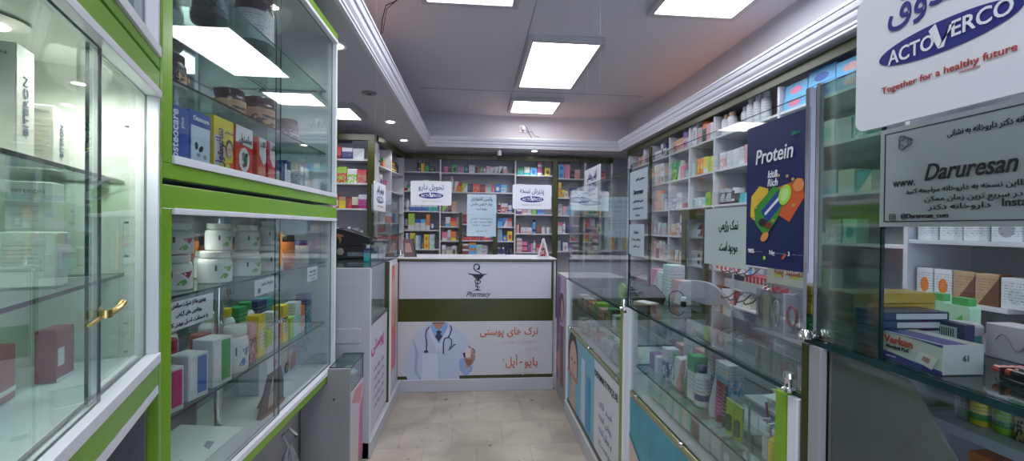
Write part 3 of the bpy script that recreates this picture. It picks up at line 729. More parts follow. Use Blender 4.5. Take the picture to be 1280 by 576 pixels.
P.line([(418, 262), (440, 235), (455, 232)], 7, tie)
P.poly([(520, 340), (532, 320), (560, 300), (575, 300), (600, 320), (607, 340), (590, 380), (560, 408), (540, 400), (525, 370)], skin)
P.poly([(530, 345), (560, 350), (590, 350), (585, 380), (560, 400), (540, 380)], skin2)
P.line([(585, 265), (600, 280), (600, 300)], 14, skin).line([(578, 290), (604, 300)], 12, skin).line([(580, 318), (606, 322)], 12, skin).line([(582, 345), (604, 346)], 12, skin).line([(560, 245), (570, 260)], 12, skin)
P.poly([(530, 265), (575, 265), (572, 335), (530, 335)], mat('print_box', (.6, .5, .48), .5)).poly([(512, 300), (530, 292), (532, 335), (520, 330)], ink)
P.build('picture', pt, -.0025)
inko = mat('orange_red_ink', (.55, .09, .03), .5); inkl = mat('faded_orange_ink', (.5, .3, .26), .5)
Z = lambda zy: .595 + (55 - zy) * kp
Xp = lambda zx: -.655 + (zx - 8) * kp
text(fa('ترک های پوستی'), .088, inko, pt, Xp(872), -.006, Z(135), width=.5, bold=.006)
text(fa('با اطمینان به پوست'), .035, inkl, pt, Xp(960), -.006, Z(213), width=.3)
text(fa('مادر و پدر'), .03, inkl, pt, Xp(1050), -.006, Z(268), width=.11)
text(fa('بایو'), .1, inko, pt, Xp(1046), -.006, Z(378), width=.115, bold=.008)
text('-', .1, inko, pt, Xp(966), -.006, Z(370), width=.025, bold=.01)
text(fa('أیل'), .1, inko, pt, Xp(892), -.006, Z(375), width=.105, bold=.008)
text(fa('را امتحان کنید') + '', .042, inkl, pt, Xp(1000), -.006, Z(460), width=.2)
text('!', .042, inkl, pt, Xp(896), -.006, Z(460))
text('®', .03, inkl, pt, Xp(826), -.006, Z(358))

# small things standing on the back counter
t = thing('photo_stand', 'brown and pink picture card standing left on the service counter', 'stand', (-.57, 3.74, 1.136), radians(12))
MB().prism([(-.05, 0), (.06, 0), (.03, .16), (-.06, .15)], -.004, .004).build('card', mat('brown_print', (.12, .06, .06), .4), t)
MB().prism([(.045, 0), (.06, 0), (.032, .16), (.02, .16)], -.006, -.004).prism([(-.04, .04), (.02, .04), (.0, .12), (-.04, .12)], -.0065, -.004, 1).build('print', [blackp, mat('rose_print', (.4, .22, .2), .5)], t)
MB().prism([(0, 0), (.07, 0), (0, .1)], -.008, .008, axis='x').build('prop', blackp, t)
t = thing('a_frame_card', 'small white A shaped price card with red print right on the service counter', 'stand', (.60, 3.74, 1.136), radians(-15))
MB().prism([(-.055, 0), (-.04, 0), (.0, .15), (.04, 0), (.055, 0), (.008, .17), (-.008, .17)], -.02, .02).build('frame', mat('card_white', (.6, .58, .6), .4), t)
MB().prism([(-.035, .01), (.035, .01), (0, .13)], -.004, .004).build('insert', carton_mat('rose', 'maroon', 5), t)

# ------------------------------------------------------------------ hanging signs


def thread(mb, x, y, z0, z1): return mb.tube([(x, y, z0), (x, y, z1)], .0003, 4)


def brand_sign(label, loc, rz, wd, ht, fatext, slogan=None, ceil=3.09, zrot=0, fawidth=.62, group=None, slog_m=None, cut=None):
    t = thing('hanging_sign', label, 'sign', loc, rz)
    MB().prism(rrect(-wd / 2, wd / 2, 0, ht, ht * .07), -.0025, .0025).build('board', acryl, t)
    text(fa(fatext), ht * .3, inkblue, t, 0, -.0035, ht * .74, width=wd * fawidth, bold=.01)
    e = Pic(0, 0, 1); e = MB().prism([(wd * .30 * cos(a), ht * .4 + ht * .125 * sin(a)) for a in [2 * pi * i / 40 for i in range(40)]], -.0034, -.0026).build('emblem', inkblue, t)
    text('ACTO ERCO', ht * .15, inkwhite, e, 0, -.0042, ht * .395, width=wd * .5, bold=.018)
    MB().prism([(-.045 * wd, ht * .5), (-.012 * wd, ht * .54), (.012 * wd, ht * .39), (.06 * wd, ht * .475), (.035 * wd, ht * .478), (.022 * wd, ht * .34), (.0, ht * .33)], -.0044, -.0036).build('letter_stroke', inkwhite, e)
    text(slogan or 'Together for a healthy future', ht * .085, slog_m or mat('faded_red_ink', (.42, .3, .2), .5), t, 0, -.0035, ht * .17, width=wd * .5)
    th = MB(); thread(th, -wd * .4, 0, ht - .003, ceil - loc[2]); thread(th, wd * .4, 0, ht - .003, ceil - loc[2]); th.build('thread', mat('nylon', (.5, .5, .52), .3), t)
    return t


brand_sign('white rounded sign hung over the left end of the service counter, prescription pick-up', (-.39, 3.72, 1.585), 0, .35, .21, 'تحویل دارو')
brand_sign('white rounded sign hung over the right end of the service counter, prescription drop-off', (.49, 3.72, 1.565), 0, .345, .215, 'پذیرش نسخه')
brand_sign('white rounded sign turned edge-on over the far end of the right glass counter', (.75, 2.71, 1.585), radians(-89), .35, .21, 'آرایشی بهداشتی')
brand_sign('white sign seen through the glass screen behind the edge-on sign', (.98, 3.6, 1.55), 0, .33, .17, 'فراورده های مکمل')
brand_sign('pale sign with blue oval seen at a slant over the left counter screen', (-.64, 2.89, 1.50), radians(90), .34, .185, 'داروهای گیاهی')

# the big near sign on the right
t = thing('hanging_sign', 'largest white rounded sign at top right with blue oval emblem, hung over the till', 'sign', (.6, .45, 1.555), -pi / 2)
MB().prism(rrect(-.175, .075, 0, .205, .016), -.0025, .0025).build('board', acryl, t)
text(fa('صندوق'), .055, inkblue, t, -.055, -.0035, .16, width=.135, bold=.012)
e = MB().prism([(-.052 + .084 * cos(a), .098 + .0205 * sin(a)) for a in [2 * pi * i / 48 for i in range(48)]], -.0034, -.0026).build('emblem', inkblue, t)
text('ACTO', .028, inkwhite, e, -.09, -.004, .095, width=.062, bold=.012)
text('ERCO', .028, inkwhite, e, -.008, -.004, .1, width=.062, bold=.012)
MB().prism([(-.066, .111), (-.058, .117), (-.05, .09), (-.034, .108), (-.041, .108), (-.0475, .083), (-.054, .083)], -.0044, -.0036).build('letter_stroke', inkwhite, e)
text('Together for a healthy future', .013, inkred, t, -.052, -.0035, .052, width=.158)
MB().box(-.03, -.008, -.0037, -.003, .0435, .0443).build('underline', inkred, t)
th = MB(); thread(th, -.14, 0, .202, 1.53); thread(th, .04, 0, .202, 1.53); th.build('thread', mat('nylon', 0), t)

t = thing('hanging_notice', 'two pale blue papers hung one under the other above the service counter', 'notice', (.05, 3.95, 1.315))
B(-.135, .135, -.001, .001, .2, .39).build('upper_sheet', mat('paper_blue', (.47, .57, .66), .6), t)
B(-.135, .135, -.001, .001, 0, .198).build('lower_sheet', mat('paper_blue', 0), t)
text(fa('واکسن آنفلوآنزای'), .04, ink, t, .0, -.002, .345, width=.2, bold=.012)
text(fa('چهار ظرفیتی خارجی'), .036, ink, t, .0, -.002, .30, width=.2, bold=.012)
text(fa('موجود است'), .03, ink, t, .0, -.002, .255, width=.1, bold=.01)
for i, (z, wd_, s_) in enumerate([(.165, .2, 'مراجعه کننده گرامی'), (.135, .2, 'لطفا نسخه خود را'), (.105, .17, 'تحویل دهید'), (.05, .1, 'با تشکر')]):
    text(fa(s_), .022, ink, t, 0, -.002, z, width=wd_)
th = MB(); thread(th, -.12, 0, 0, 3.09 - 1.315); thread(th, .12, 0, 0, 3.09 - 1.315); th.build('thread', mat('nylon', 0), t)


def notice(label, loc, rz, wd, ht, lines, m=paper, group=None, border=False, name='paper_notice', cat='notice', thick=.0006):
    t = thing(name, label, cat, loc, rz)
    B(-wd / 2, wd / 2, -thick, 0, 0, ht).build('sheet', m, t)
    if border:
        b = MB(); e_ = .0009
        for q in ((-wd / 2 + .008, wd / 2 - .008, ht - .0095, ht - .008), (-wd / 2 + .008, wd / 2 - .008, .008, .0095), (-wd / 2 + .008, -wd / 2 + .0095, .008, ht - .008), (wd / 2 - .0095, wd / 2 - .008, .008, ht - .008)):
            b.box(q[0], q[1], -thick - .0006, -thick, q[2], q[3])
        b.build('border', ink, t)
    for (s_, size, x, z, wd_, bo, sh_, mm) in lines:
        text(s_, size, mm, t, x, -thick - .0008, z, width=wd_, bold=bo, shear=sh_)
    return t


# ------------------------------------------------------------------ glass display counters on the right (face at X .70)
def right_counter(label, Y0, Y1, ztop, zshelf, zrail, posters, near_post, face=.70):
    t = thing('glass_counter', label, 'counter', (face, Y0, 0), -pi / 2)      # local x = Y0 - Y
    L_ = Y0 - Y1
    MB().box(0, L_, -.02, .46, 0, .10).build('kerb', mat('kerb_white', 0), t, bevel=.003)
    MB().box(0, L_, -.006, .0, .10, .125).build('green_skirting', olive, t)
    MB().box(.0, L_, .004, .46, .1, zrail - .02).build('base_cabinet', white_board, t)
    MB().box(0, L_, -.004, .012, zrail - .02, zrail).build('rail', mat('brassy_rail', (.35, .36, .2), .3, .6), t, bevel=.002)
    MB().pane(.03, L_ - .02, .002, .008, zrail, ztop - .008).build('glass_front', [G_clear, G_edge], t)
    MB().pane(0, L_, -.004, .46, ztop - .01, ztop).build('glass_top', [G_shelf, G_edge], t)
    MB().pane(.03, L_ - .02, .02, .42, zshelf - .008, zshelf).build('glass_shelf', [G_shelf, G_edge], t)
    MB().box(0, L_, .46, .47, .1, ztop - .12).build('back_panel', mat('counter_back', (.3, .31, .33), .5), t)
    for x in (.12, L_ * .5, L_ - .12): MB().lathe([(.009, 0), (.009, .012), (.005, .016)], 10, x, -.008, 0, z0=zrail - .004).build('rail_screw', chrome, t)
    MB().box(0, .035, -.012, .03, .1, ztop - .011).build('white_post', white_alu, t, bevel=.002)
    if near_post:
        MB().box(L_ - .028, L_, -.016, .03, .1, ztop - .011).build('white_post', white_alu, t, bevel=.002)
        MB().box(L_ - .065, L_ - .03, -.016, .03, .1, ztop - .011).build('green_post', bgreen if near_post == 2 else noisy('mid_green_laminate', (.15, .22, .012), (.17, .24, .015), 3, .3), t, bevel=.002)
    return t


# A: far section, poster of a woman's face
cA = right_counter('far right glass display counter with the blue face cream poster under the glass', 3.17, 1.89, 1.02, .86, .665, None, 1)
pt = thing('cosmetics_poster', 'blue poster of a woman face and cream tube below the far right glass counter', 'poster', (.6975, 3.13, .13), -pi / 2)
B(0, 1.16, -.0005, .002, 0, .51).build('sheet', mat('poster_sky', (.12, .3, .42), .35), pt)
q = Pic(0, .51, .51 / 400)
skA = mat('print_face', (.5, .33, .27), .5); hair = mat('print_hair', (.05, .025, .02), .5)
q.poly([(0, 0), (560, 0), (560, 400), (0, 400)], mat('print_sky', (.17, .38, .5), .5))
q.poly([(560, 0), (910, 0), (910, 400), (560, 400)], mat('print_offwhite', (.55, .56, .6), .5))
q.ell(130, 130, 120, 150, hair).ell(140, 160, 92, 128, skA).poly([(95, 270), (185, 270), (200, 400), (70, 400)], skA)
q.ell(105, 140, 16, 7, ink).ell(175, 140, 16, 7, ink).line([(135, 150), (130, 190), (148, 195)], 5, skin).ell(140, 228, 26, 9, mat('print_lips', (.45, .05, .06), .5))
q.poly([(0, 215), (250, 215), (250, 240), (0, 240)], mat('print_redband', (.4, .18, .16), .5))
q.poly([(330, 60), (400, 60), (410, 380), (320, 380)], mat('print_tube', (.42, .55, .66), .5)).poly([(430, 120), (490, 120), (490, 380), (430, 380)], mat('print_tube2', (.07, .25, .5), .5))
q.build('picture', pt, 0)
text('DERMATYPIQUE', .05, ink, pt, .93, -.0045, .44, width=.4, bold=.01)
for i, s_ in enumerate(['ضد لک', 'روشن کننده', 'و جوان کننده', 'پوست']): text(fa(s_), .05, mat('blue_grey_ink', (.12, .14, .25), .5), pt, .93, -.0045, .3 - i * .07, width=.22)
tp = thing('end_poster', 'narrow purple and brown poster beside the service counter, right side', 'poster', (.698, 3.58, .13), -pi / 2)
B(0, .3, -.0005, .002, 0, .87).build('sheet', mat('poster_lilac', (.35, .28, .42), .4), tp)
q = Pic(0, .87, .01); q.poly([(0, 0), (14, 0), (10, 87), (0, 87)], mat('print_purple', (.2, .1, .28), .5)).ell(20, 24, 8, 12, hair).ell(21, 26, 5, 9, skA).poly([(14, 40), (28, 38), (29, 87), (16, 87)], mat('print_brown', (.18, .09, .08), .5)).ell(10, 70, 6, 8, mat('print_rose', (.5, .25, .3), .5))
q.build('picture', tp)
tag(MB().box(.70, 1.16, 3.19, 3.60, 0, 1.02).build('end_counter', mgrey, bevel=.003), 'short white counter block between the far glass counter and the service counter', 'counter')
# B: middle section with teal poster
cB = right_counter('middle right glass display counter with the teal and beige poster under the glass', 1.885, .845, 1.05, .79, .675, None, 2)
pt = thing('teal_poster', 'teal and beige poster below the middle right glass counter', 'poster', (.6975, 1.845, .13), -pi / 2)
B(0, .92, -.0005, .002, 0, .52).build('sheet', noisy('print_beige', (.5, .37, .32), (.54, .42, .37), 4, .4), pt)
q = Pic(0, .52, .01); q.poly([(0, 0), (57, 0), (57, 46), (0, 17)], noisy('print_teal', (.03, .22, .3), (.05, .3, .38), 8, .4)).poly([(57, 0), (92, 0), (92, 52), (57, 52)], mat('print_offwhite', 0)).line([(0, 17), (57, 46)], 2, mat('print_darkteal', (.02, .14, .2), .5))
q.build('picture', pt)
text('Eilin', .13, ink, pt, .74, -.003, .39, width=.24, bold=.02)
MB().prism([(.68, .45), (.69, .49), (.72, .47), (.71, .44)], -.003, -.002).build('emblem', mat('print_peach', (.6, .3, .16), .5), pt)

# C: near till counter, higher
t = thing('till_counter', 'near right till counter with a green tinted glass top and grey board front', 'counter', (.70, .84, 0), -pi / 2); till = t
MB().box(0, .02, -.012, .04, 0, 1.165).build('olive_post', olive, t, bevel=.002)
MB().box(.02, .05, -.012, .04, 0, 1.165).build('white_post', mat('lilac_grey', (.3, .29, .31), .5), t, bevel=.002)
MB().pane(.0, .75, -.006, .60, 1.165, 1.177).build('glass_top', [glass('till_top_glass', (.42, .52, .5), .08), G_edge], t)
MB().pane(.05, .75, .002, .008, .1, 1.164).build('glass_front', [G_clear, G_edge], t)
MB().prism([(.052, 1.16), (.20, 1.155), (.425, .86), (.50, .76), (.50, .1), (.052, .1)], .012, .018).build('grey_board', dgrey, t)
MB().box(0, .75, -.01, .62, 0, .1).build('kerb', mat('kerb_white', 0), t)
MB().box(0, .012, .04, .60, .1, 1.16).build('side_panel', mat('counter_back', 0), t)
# ------------------------------------------------------------------ glass screens above the right counters
t = thing('glass_screen', 'tall clear glass screen standing along the far right glass counter', 'screen', (.70, 3.17, 1.021), -pi / 2)
MB().pane(.02, 1.27, .0, .006, 0, .655).build('pane', [G_clear, G_edge], t)
MB().pane(.014, .02, -.0, .4, 0, .62).build('return_pane', [G_clear, G_edge], t)
MB().lathe([(.02, 0), (.02, .012), (.011, .016), (.011, .05), (.009, .055)], 12, 1.25, -.012).build('clamp', chrome, t)
t = thing('glass_screen', 'clear glass screen on the middle right counter carrying the poster and paper notices', 'screen', (.70, 1.885, 1.051), -pi / 2)
MB().pane(.0, 1.035, .0, .006, 0, .64).build('pane', [G_clear, G_edge], t)
MB().box(1.038, 1.048, -.004, .01, 0, .65).build('chrome_post', chrome, t)
MB().lathe([(.013, 0), (.014, .006), (.008, .01), (.008, .025), (.012, .03), (.01, .04)], 14, 1.02, -.02).build('clamp', chrome, t)
t = thing('glass_screen', 'green tinted glass screen on the till counter at right', 'screen', (.70, .825, 1.178), -pi / 2)
MB().pane(.0, .145, .0, .006, 0, .52).build('reflection_tint_pane', [G_reflect_tint, G_edge], t)  # this pane's tint imitates a blurry green reflection
MB().pane(.148, .70, .0, .006, 0, .52).build('clear_pane', [G_clear, G_edge], t)
MB().box(.004, .012, -.002, .008, -.0, .525).build('chrome_post', chrome, t)
MB().lathe([(.014, 0), (.016, .004), (.012, .012), (.007, .018)], 14, .004, -.018).build('clamp', chrome, t)

# papers on the screens
K = ink
notice('framed grey website notice on the till glass screen, under the biggest sign', (.6985, .515, 1.408), -pi / 2, .33, .166,
       [('Daruresan', .036, -.035, .083, .115, .012, .3, K), ('www.', .019, -.123, .072, .036, 0, 0, K), ('.com', .022, .05, .094, .034, 0, 0, K),
        (fa('سفارش دارو در سامانه دکتر داروخانه به نشانی'), .012, .02, .138, .16, .006, 0, K),
        (fa('با ثبت نام آنلاین نسخه به داروخانه مراجعه کنید'), .011, -.02, .057, .2, 0, 0, K), (fa('دریافت دارو در سریع ترین زمان ممکن'), .011, .0, .043, .18, 0, 0, K),
        ('Instagram', .016, .035, .032, .055, 0, 0, K), (fa('داروخانه دکتر'), .011, -.045, .03, .08, .004, 0, K), ('@Daruresan_com', .011, -.092, .017, .07, 0, 0, K)], mat('paper_greygreen', (.34, .38, .38), .5), border=True)
tt = bpy.data.objects['paper_notice']
MB().tube([(-.123 + .010 * cos(a) * (1 + .25 * cos(3 * a)), -.002, .138 + .010 * sin(a) * (1 + .25 * cos(3 * a))) for a in [2 * pi * i / 30 for i in range(30)]], .0009, 5, closed=True).tube([(-.123 + .007 * cos(a) * (1 - .3 * cos(3 * a)), -.002, .138 + .007 * sin(a) * (1 - .3 * cos(3 * a))) for a in [2 * pi * i / 30 for i in range(30)]], .0007, 5, closed=True).build('logo', mat('logo_grey', (.08, .08, .1), .5), tt)
MB().tube([(-.141 + x, -.002, .016 + z) for x, z in rrect(-.005, .005, -.005, .005, .002)], .0006, 5, closed=True).tube([(-.141 + .0025 * cos(a), -.002, .016 + .0025 * sin(a)) for a in [2 * pi * i / 12 for i in range(12)]], .0005, 5, closed=True).build('camera_icon', ink, tt)
notice('plain pale green sheet with two Persian lines, left of the protein poster', (.6985, 1.142, 1.297), -pi / 2, .205, .165, [(fa('نمک رژیمی'), .036, .02, .115, .09, .006, 0, K), (fa('موجود است.'), .036, .02, .055, .085, .006, 0, K)], paperg)
notice('tall white notice with a logo taped at the middle screen far end', (.6985, 1.785, 1.44), -pi / 2, .2, .215,
       [('Daruresan', .03, 0, .12, .11, .02, .2, K), (fa('سفارش آنلاین'), .014, .02, .175, .1, 0, 0, K), (fa('داروخانه آنلاین'), .014, .0, .08, .12, 0, 0, K), (fa('با ما همراه باشید'), .014, .0, .05, .12, 0, 0, K), (fa('سامانه'), .014, .0, .02, .05, 0, 0, K)], mat('paper_blue2', (.42, .5, .58), .6))
notice('smaller white notice below the tall logo notice', (.6985, 1.80, 1.285), -pi / 2, .17, .135, [(fa('لطفا'), .02, .0, .1, .05, 0, 0, K), (fa('سفارش خود را'), .014, 0, .07, .1, 0, 0, K), (fa('ثبت کنید'), .014, 0, .04, .07, 0, 0, K)], mat('paper_blue2', 0))
# protein poster
t = thing('protein_poster', 'dark blue protein snack poster with a fruit collage taped to the right glass screen', 'poster', (.6985, .94, 1.310), -pi / 2)
pw, ph = .207, .35
B(-pw / 2, pw / 2, -.0008, 0, 0, ph).build('sheet', noisy('poster_navy', (.006, .014, .075), (.012, .022, .11), 3, .3), t)
q = Pic(-pw / 2, ph, pw / 225)          # px of a 255 x 576 zoom, poster about 225 wide after unskewing
yel, org, grn, lim = mat('print_yellow', (.7, .45, .03), .5), mat('print_orange', (.6, .09, .02), .5), mat('print_green', (.04, .25, .03), .5), mat('print_lime', (.35, .62, .06), .5)
q.poly([(22, 190), (55, 165), (90, 175), (80, 240), (45, 262), (18, 245)], yel)
q.poly([(105, 178), (205, 160), (212, 205), (165, 262), (120, 240)], org)
q.poly([(35, 225), (110, 170), (160, 190), (120, 260), (80, 300), (40, 265)], grn)
q.poly([(62, 232), (130, 180), (155, 205), (90, 262)], mat('print_blue', (.01, .05, .25), .5)).line([(80, 240), (135, 198)], 7, inkwhite)
q.ell(150, 195, 20, 26, lim, rot=.5).ell(150, 195, 12, 17, mat('print_lime_light', (.5, .7, .25), .5), rot=.5)
q.ell(195, 175, 17, 16, mat('print_peach2', (.7, .25, .07), .5)).ell(80, 300, 17, 10, mat('print_peach2', 0), rot=-.6).ell(72, 262, 16, 10, ink).ell(95, 270, 12, 8, mat('print_darkred', (.2, .02, .02), .5))
for (a, b) in ((130, 145), (160, 150), (182, 222), (45, 222), (35, 250), (180, 160), (60, 200), (115, 258)): q.ell(a, b, 5, 4, mat('print_nut', (.5, .3, .12), .5), n=10)
q.line([(150, 372 - 20), (160, 362 - 20)], 6, org).ell(85, 355, 5, 5, lim, n=8)
q.build('collage', t, -.0008)
text('Protein', .05, inkwhite, t, -.005, -.003, ph - .082, width=.125, bold=.012, shear=.15)
text('kit&', .024, inkwhite, t, -.006, -.003, ph - .128, width=.034, bold=.015, shear=.2)
text('Rich', .024, inkwhite, t, -.006, -.003, ph - .148, width=.034, bold=.015, shear=.2)
text('Slim', .014, mat('green_ink', (.02, .25, .12), .5), t, .065, -.003, ph - .045, width=.026)
for x, s_ in ((-.08, '98%'), (-.005, '16g'), (.05, '3')): text(s_, .014, inkwhite, t, x, -.003, .037, bold=.02, align='CENTER')
for x in (-.052, .022, .075): text('— —', .006, inkwhite, t, x, -.003, .037, width=.028)
# dark blue shop-in-shop card on the right shelves
notice('dark blue card with white Persian lettering on the shelf under the protein poster', (2.17, 2.98, 1.20), -pi / 2, .55, .22, [(fa('ارکید'), .15, .0, .12, .3, .01, 0, inkwhite), (fa('بانک'), .05, -.05, .19, .1, 0, 0, inkwhite)], mat('card_navy', (.012, .025, .09), .4), name='shelf_card', cat='card', thick=.006)

# ------------------------------------------------------------------ things on and in the right counters
CA = (.74, 3.13, -pi / 2); CB = (.74, 1.84, -pi / 2)
row(CA, .02, 1.2, .665, 'c:white/rose:9x7 c:cream/white:10x6 c:silver/white:8x9 t:white/orange:5x12 c:white/grey:9x7 t:silver/white:5x12 c:rose/white:8x7 c:white/silver:10x7 b:white/mint:6x11 c:white/grey:9x8 c:silver/grey:8x10', 'bottom of the far right glass counter', dmax=.08)
row(CA, .02, 1.2, .86, 'c:rose/white:9x5 c:brown/rose:8x4 c:white/rose:9x5 c:orange/white:8x4 c:rose/silver:9x5 c:green/olive:9x7'.replace('olive', 'lime') + ' c:rose/orange:8x5 c:brown/tan:8x4 c:green/black:9x8 c:white/green:9x6', 'glass shelf of the far right counter', dmax=.08)
row(CA, .75, 1.25, 1.021, 'c:pink/white:8x15 c:white/grey:7x14 c:mint/white:10x19 c:rose/white:8x12', 'top of the far right glass counter near the desk lamp', ydep=.27)
row(CB, .02, 1.0, .675, 'c:mint/white:6x6*3 c:white/mint:6x7*2 c:cream/mint:6x7 c:brown/rose:6x8 c:white/silver:6x8*2 c:grey/white:6x7*3 c:silver/mint:6x7*3', 'bottom front row of the middle right glass counter', dmax=.06)
row(CB, .02, 1.0, .675, 'c:white/mint:6x8*4 c:mint/grey:6x8*2 c:white/grey:6x8*4 c:silver/white:6x8*4', 'bottom back row of the middle right glass counter', ydep=.12, dmax=.06)
row(CB, .03, .48, .79, 'c:purple/white:9x7 t:white/purple:4x12 c:white/navy:5x13 t:green/white:4x12 c:white/rose:5x12 t:white/green:4x14 c:white/green:5x16 b:white/navy:5x14 c:mint/white:6x11 c:silver/mint:5x12', 'glass shelf of the middle counter, far half', dmax=.05)
row(CB, .03, .5, .79, 'c:rose/white:7x11 c:white/purple:8x15 c:silver/rose:8x13 c:grey/white:7x16 c:white/sky:8x13', 'glass shelf of the middle counter, behind the far half', ydep=.14, dmax=.06)
row(CB, .50, .62, .79, 't:black/silver:3.5x13 t:magenta/maroon:3.5x13 t:maroon/black:3x13', 'glass shelf of the middle counter, beside the green combs', dmax=.04)
row(CB, .76, .99, .79, 's:silver/white:3x11 s:yellow/white:3x11 s:white/grey:3x12*2 c:sky/white:4x10 c:white/sky:5x11 c:orange/brown:4x8', 'near end of the middle counter glass shelf', dmax=.04)
for i, x in enumerate((1.20, 1.16)):
    t = thing('hair_clip_pack', '%s yellow-green pack standing beside the dark tubes in the middle counter' % ('further' if i == 0 else 'nearer'), 'pack', (.76, x, .791), -pi / 2 + .2)
    MB().prism([(-.014, 0), (.014, 0), (.018, .1), (-.012, .105)], -.003, .003).build('card', mat('yellow_green', (.3, .42, .03), .4), t)
    MB().prism(rrect(-.009, .009, .012, .06, .006), -.008, -.003).build('blister', mat('dark_green_plastic', (.02, .09, .03), .25), t)
t = thing('pencil_cup', 'black pencils and brushes standing upright behind the yellow-green packs', 'cup', (.80, 1.07, .791))
MB().lathe([(.018, 0), (.02, .06)], 14).build('cup', blackp, t)
for a in range(4): MB().tube([(.008 * cos(a * 1.6), .008 * sin(a * 1.6), .01), (.022 * cos(a * 1.6), .022 * sin(a * 1.6), .15)], .003, 6).build('pencil', [blackp, mat('silver_plain', (.5, .5, .52), .4), mat('purple_plain', (.2, .05, .2), .4)][a % 3], t)
t = thing('paper_stack', 'loose white papers and envelopes lying under the middle counter glass top near end', 'papers', (.90, 1.0, .92), -pi / 2)
for i in range(6):
    o = B(-.14, .1, -.07, .09, .006 * i, .006 * i + .0015).build('sheet', [paper, mat('cream_sheet', (.6, .5, .35), .5), mat('paper_grey', (.45, .45, .48), .5)][i % 3], t); o.rotation_euler = (radians(random.uniform(-2, 2)), radians(random.uniform(-2, 2)), radians(random.uniform(-14, 14)))
MB().box(-.18, .14, -.11, .12, -.012, -.004).build('tray', mat('clear_grey', (.35, .36, .38), .3), t)
MB().tube([(-.17, -.1, -.13), (-.17, -.1, -.01)], .003).tube([(.13, -.1, -.13), (.13, -.1, -.01)], .003).tube([(.13, .1, -.13), (.13, .1, -.01)], .003).build('tray_leg', chrome, t)

# desk lamp and the grey rounded panel
t = thing('desk_lamp', 'small black gooseneck lamp with a white head standing behind the glass screen', 'lamp', (1.02, 2.04, 1.0215))
t.location = (.93, 1.96, 1.0215); t.scale = (.5, .5, .5)
MB().lathe([(.035, 0), (.036, .008), (.012, .014)], 20).build('base', blackp, t)
MB().tube([(0, 0, .01), (-.0, .02, .07), (.0, .015, .12), (.02, -.01, .16), (.06, -.05, .175), (.08, -.09, .15), (.085, -.1, .13)], .006).build('gooseneck', blackp, t)
MB().lathe([(.028, 0), (.026, .03), (.02, .045)], 18, .085, -.1, z0=.04).build('shade', blackp, t)
MB().lathe([(.026, 0), (.03, .012), (.024, .034), (.008, .04)], 18, .085, -.1, z0=.085).build('lamp_head', mat('lamp_white', (.75, .76, .8), .3), t)
t = thing('chair_back', 'grey chair with a rounded back behind the glass counter and desk lamp', 'chair', (1.42, 2.62, 0), radians(-50))
MB().prism([(x, z) for x, z in rrect(-.2, .2, .58, 1.07, .17, 8)], -.02, .02).build('backrest', mat('grey_plastic', (.3, .31, .35), .4), t)
MB().tube([(0, .03, .4), (0, .03, .8)], .02).build('stem', steel, t)
MB().box(-.2, .2, .0, .42, .40, .47).build('seat', mat('grey_seat', (.2, .2, .22), .6), t, bevel=.02)
for k_ in range(4): MB().tube([(0, .2, .06), (.24 * cos(.8 + k_ * pi / 2), .2 + .24 * sin(.8 + k_ * pi / 2), .02)], .02).build('leg', blackp, t)
MB().tube([(0, .2, .05), (0, .2, .41)], .025).build('column', steel, t)
t = thing('folded_cloth', 'lime green and black folded bag on the counter beside the desk lamp', 'bag', (.86, 2.2, 1.0215), -pi / 2)
MB().prism([(-.11, 0), (.1, 0), (.12, .03), (.07, .05), (.0, .07), (-.08, .055)], -.04, .1).build('body', mat('dark_cloth', (.02, .025, .02), .8), t, bevel=.01)
MB().prism([(-.12, .0), (-.05, .0), (-.04, .06), (-.09, .075), (-.13, .04)], -.055, -.042).build('flap', mat('lime_cloth', (.25, .4, .03), .7), t, bevel=.005)
t = thing('card_box', 'small tan card box lying before the desk lamp', 'box', (.83, 1.93, 1.0215 - .0), radians(25))
t.location = (.84, 2.03, 1.0215)
MB().cbox(-.035, .035, -.05, .05, 0, .018, .002).build('body', mat('tan_card', (.45, .38, .28), .5), t)
MB().box(-.03, .03, -.045, .045, .018, .0185).build('label', paper, t)

# display rack with hooks, hanging bracelets
t = thing('hook_rack', 'wire rack with dark red prongs and a white tray behind the middle glass screen', 'rack', (1.12, 1.66, 1.051), -pi / 2)
MB().tube([(-.1, .0, 0), (-.1, .0, .2)], .004).tube([(.2, .0, 0), (.2, .0, .2)], .004).tube([(-.1, 0, .2), (.2, 0, .2)], .004).tube([(-.1, 0, .09), (.2, 0, .09)], .004).build('frame', mat('rack_white', (.5, .48, .52), .4), t)
for z_ in (.085, .195):
    for x_ in (-.08, -.03, .02, .07):
        MB().tube([(x_, 0, z_), (x_ + .02, -.04, z_ - .02), (x_ + .05, -.09, z_ - .022), (x_ + .055, -.1, z_ - .012)], .0028).build('hook', mat('dark_red_wire', (.1, .02, .025), .4), t)
MB().box(-.02, .22, -.09, .02, .115, .12).box(-.02, .22, -.09, -.087, .12, .15).build('tray', mat('rack_white', 0), t)
for i in range(8):
    tag(MB().cbox(-.009, .009, -.03, .03, 0, .05, .002).box(-.005, .001, -.0308, -.03, .006, .044, 1).build('striped_pack', [mat('red_pack', (.45, .03, .05), .4), mat('pink_stripe', (.7, .4, .4), .4)], None, (1.14 - .04, 1.60 - i * .0215, 1.1722), -pi / 2),
        '%s red striped pack from left in the white tray of the hook rack' % ORD[i], 'pack', 'red striped packs in the rack tray')
tag(MB().cbox(-.04, .04, -.02, .02, 0, .045, .004).build('stapler_box', mat('white_tub', (.5, .52, .55), .4), None, (1.06, 1.40, 1.0515), -pi / 2), 'white plastic tub below the hook rack', 'tub')
t = thing('card_stand', 'cream header card display behind the screen with clear bags hanging from it', 'stand', (1.0, 1.25, 1.035 + .016), -pi / 2)
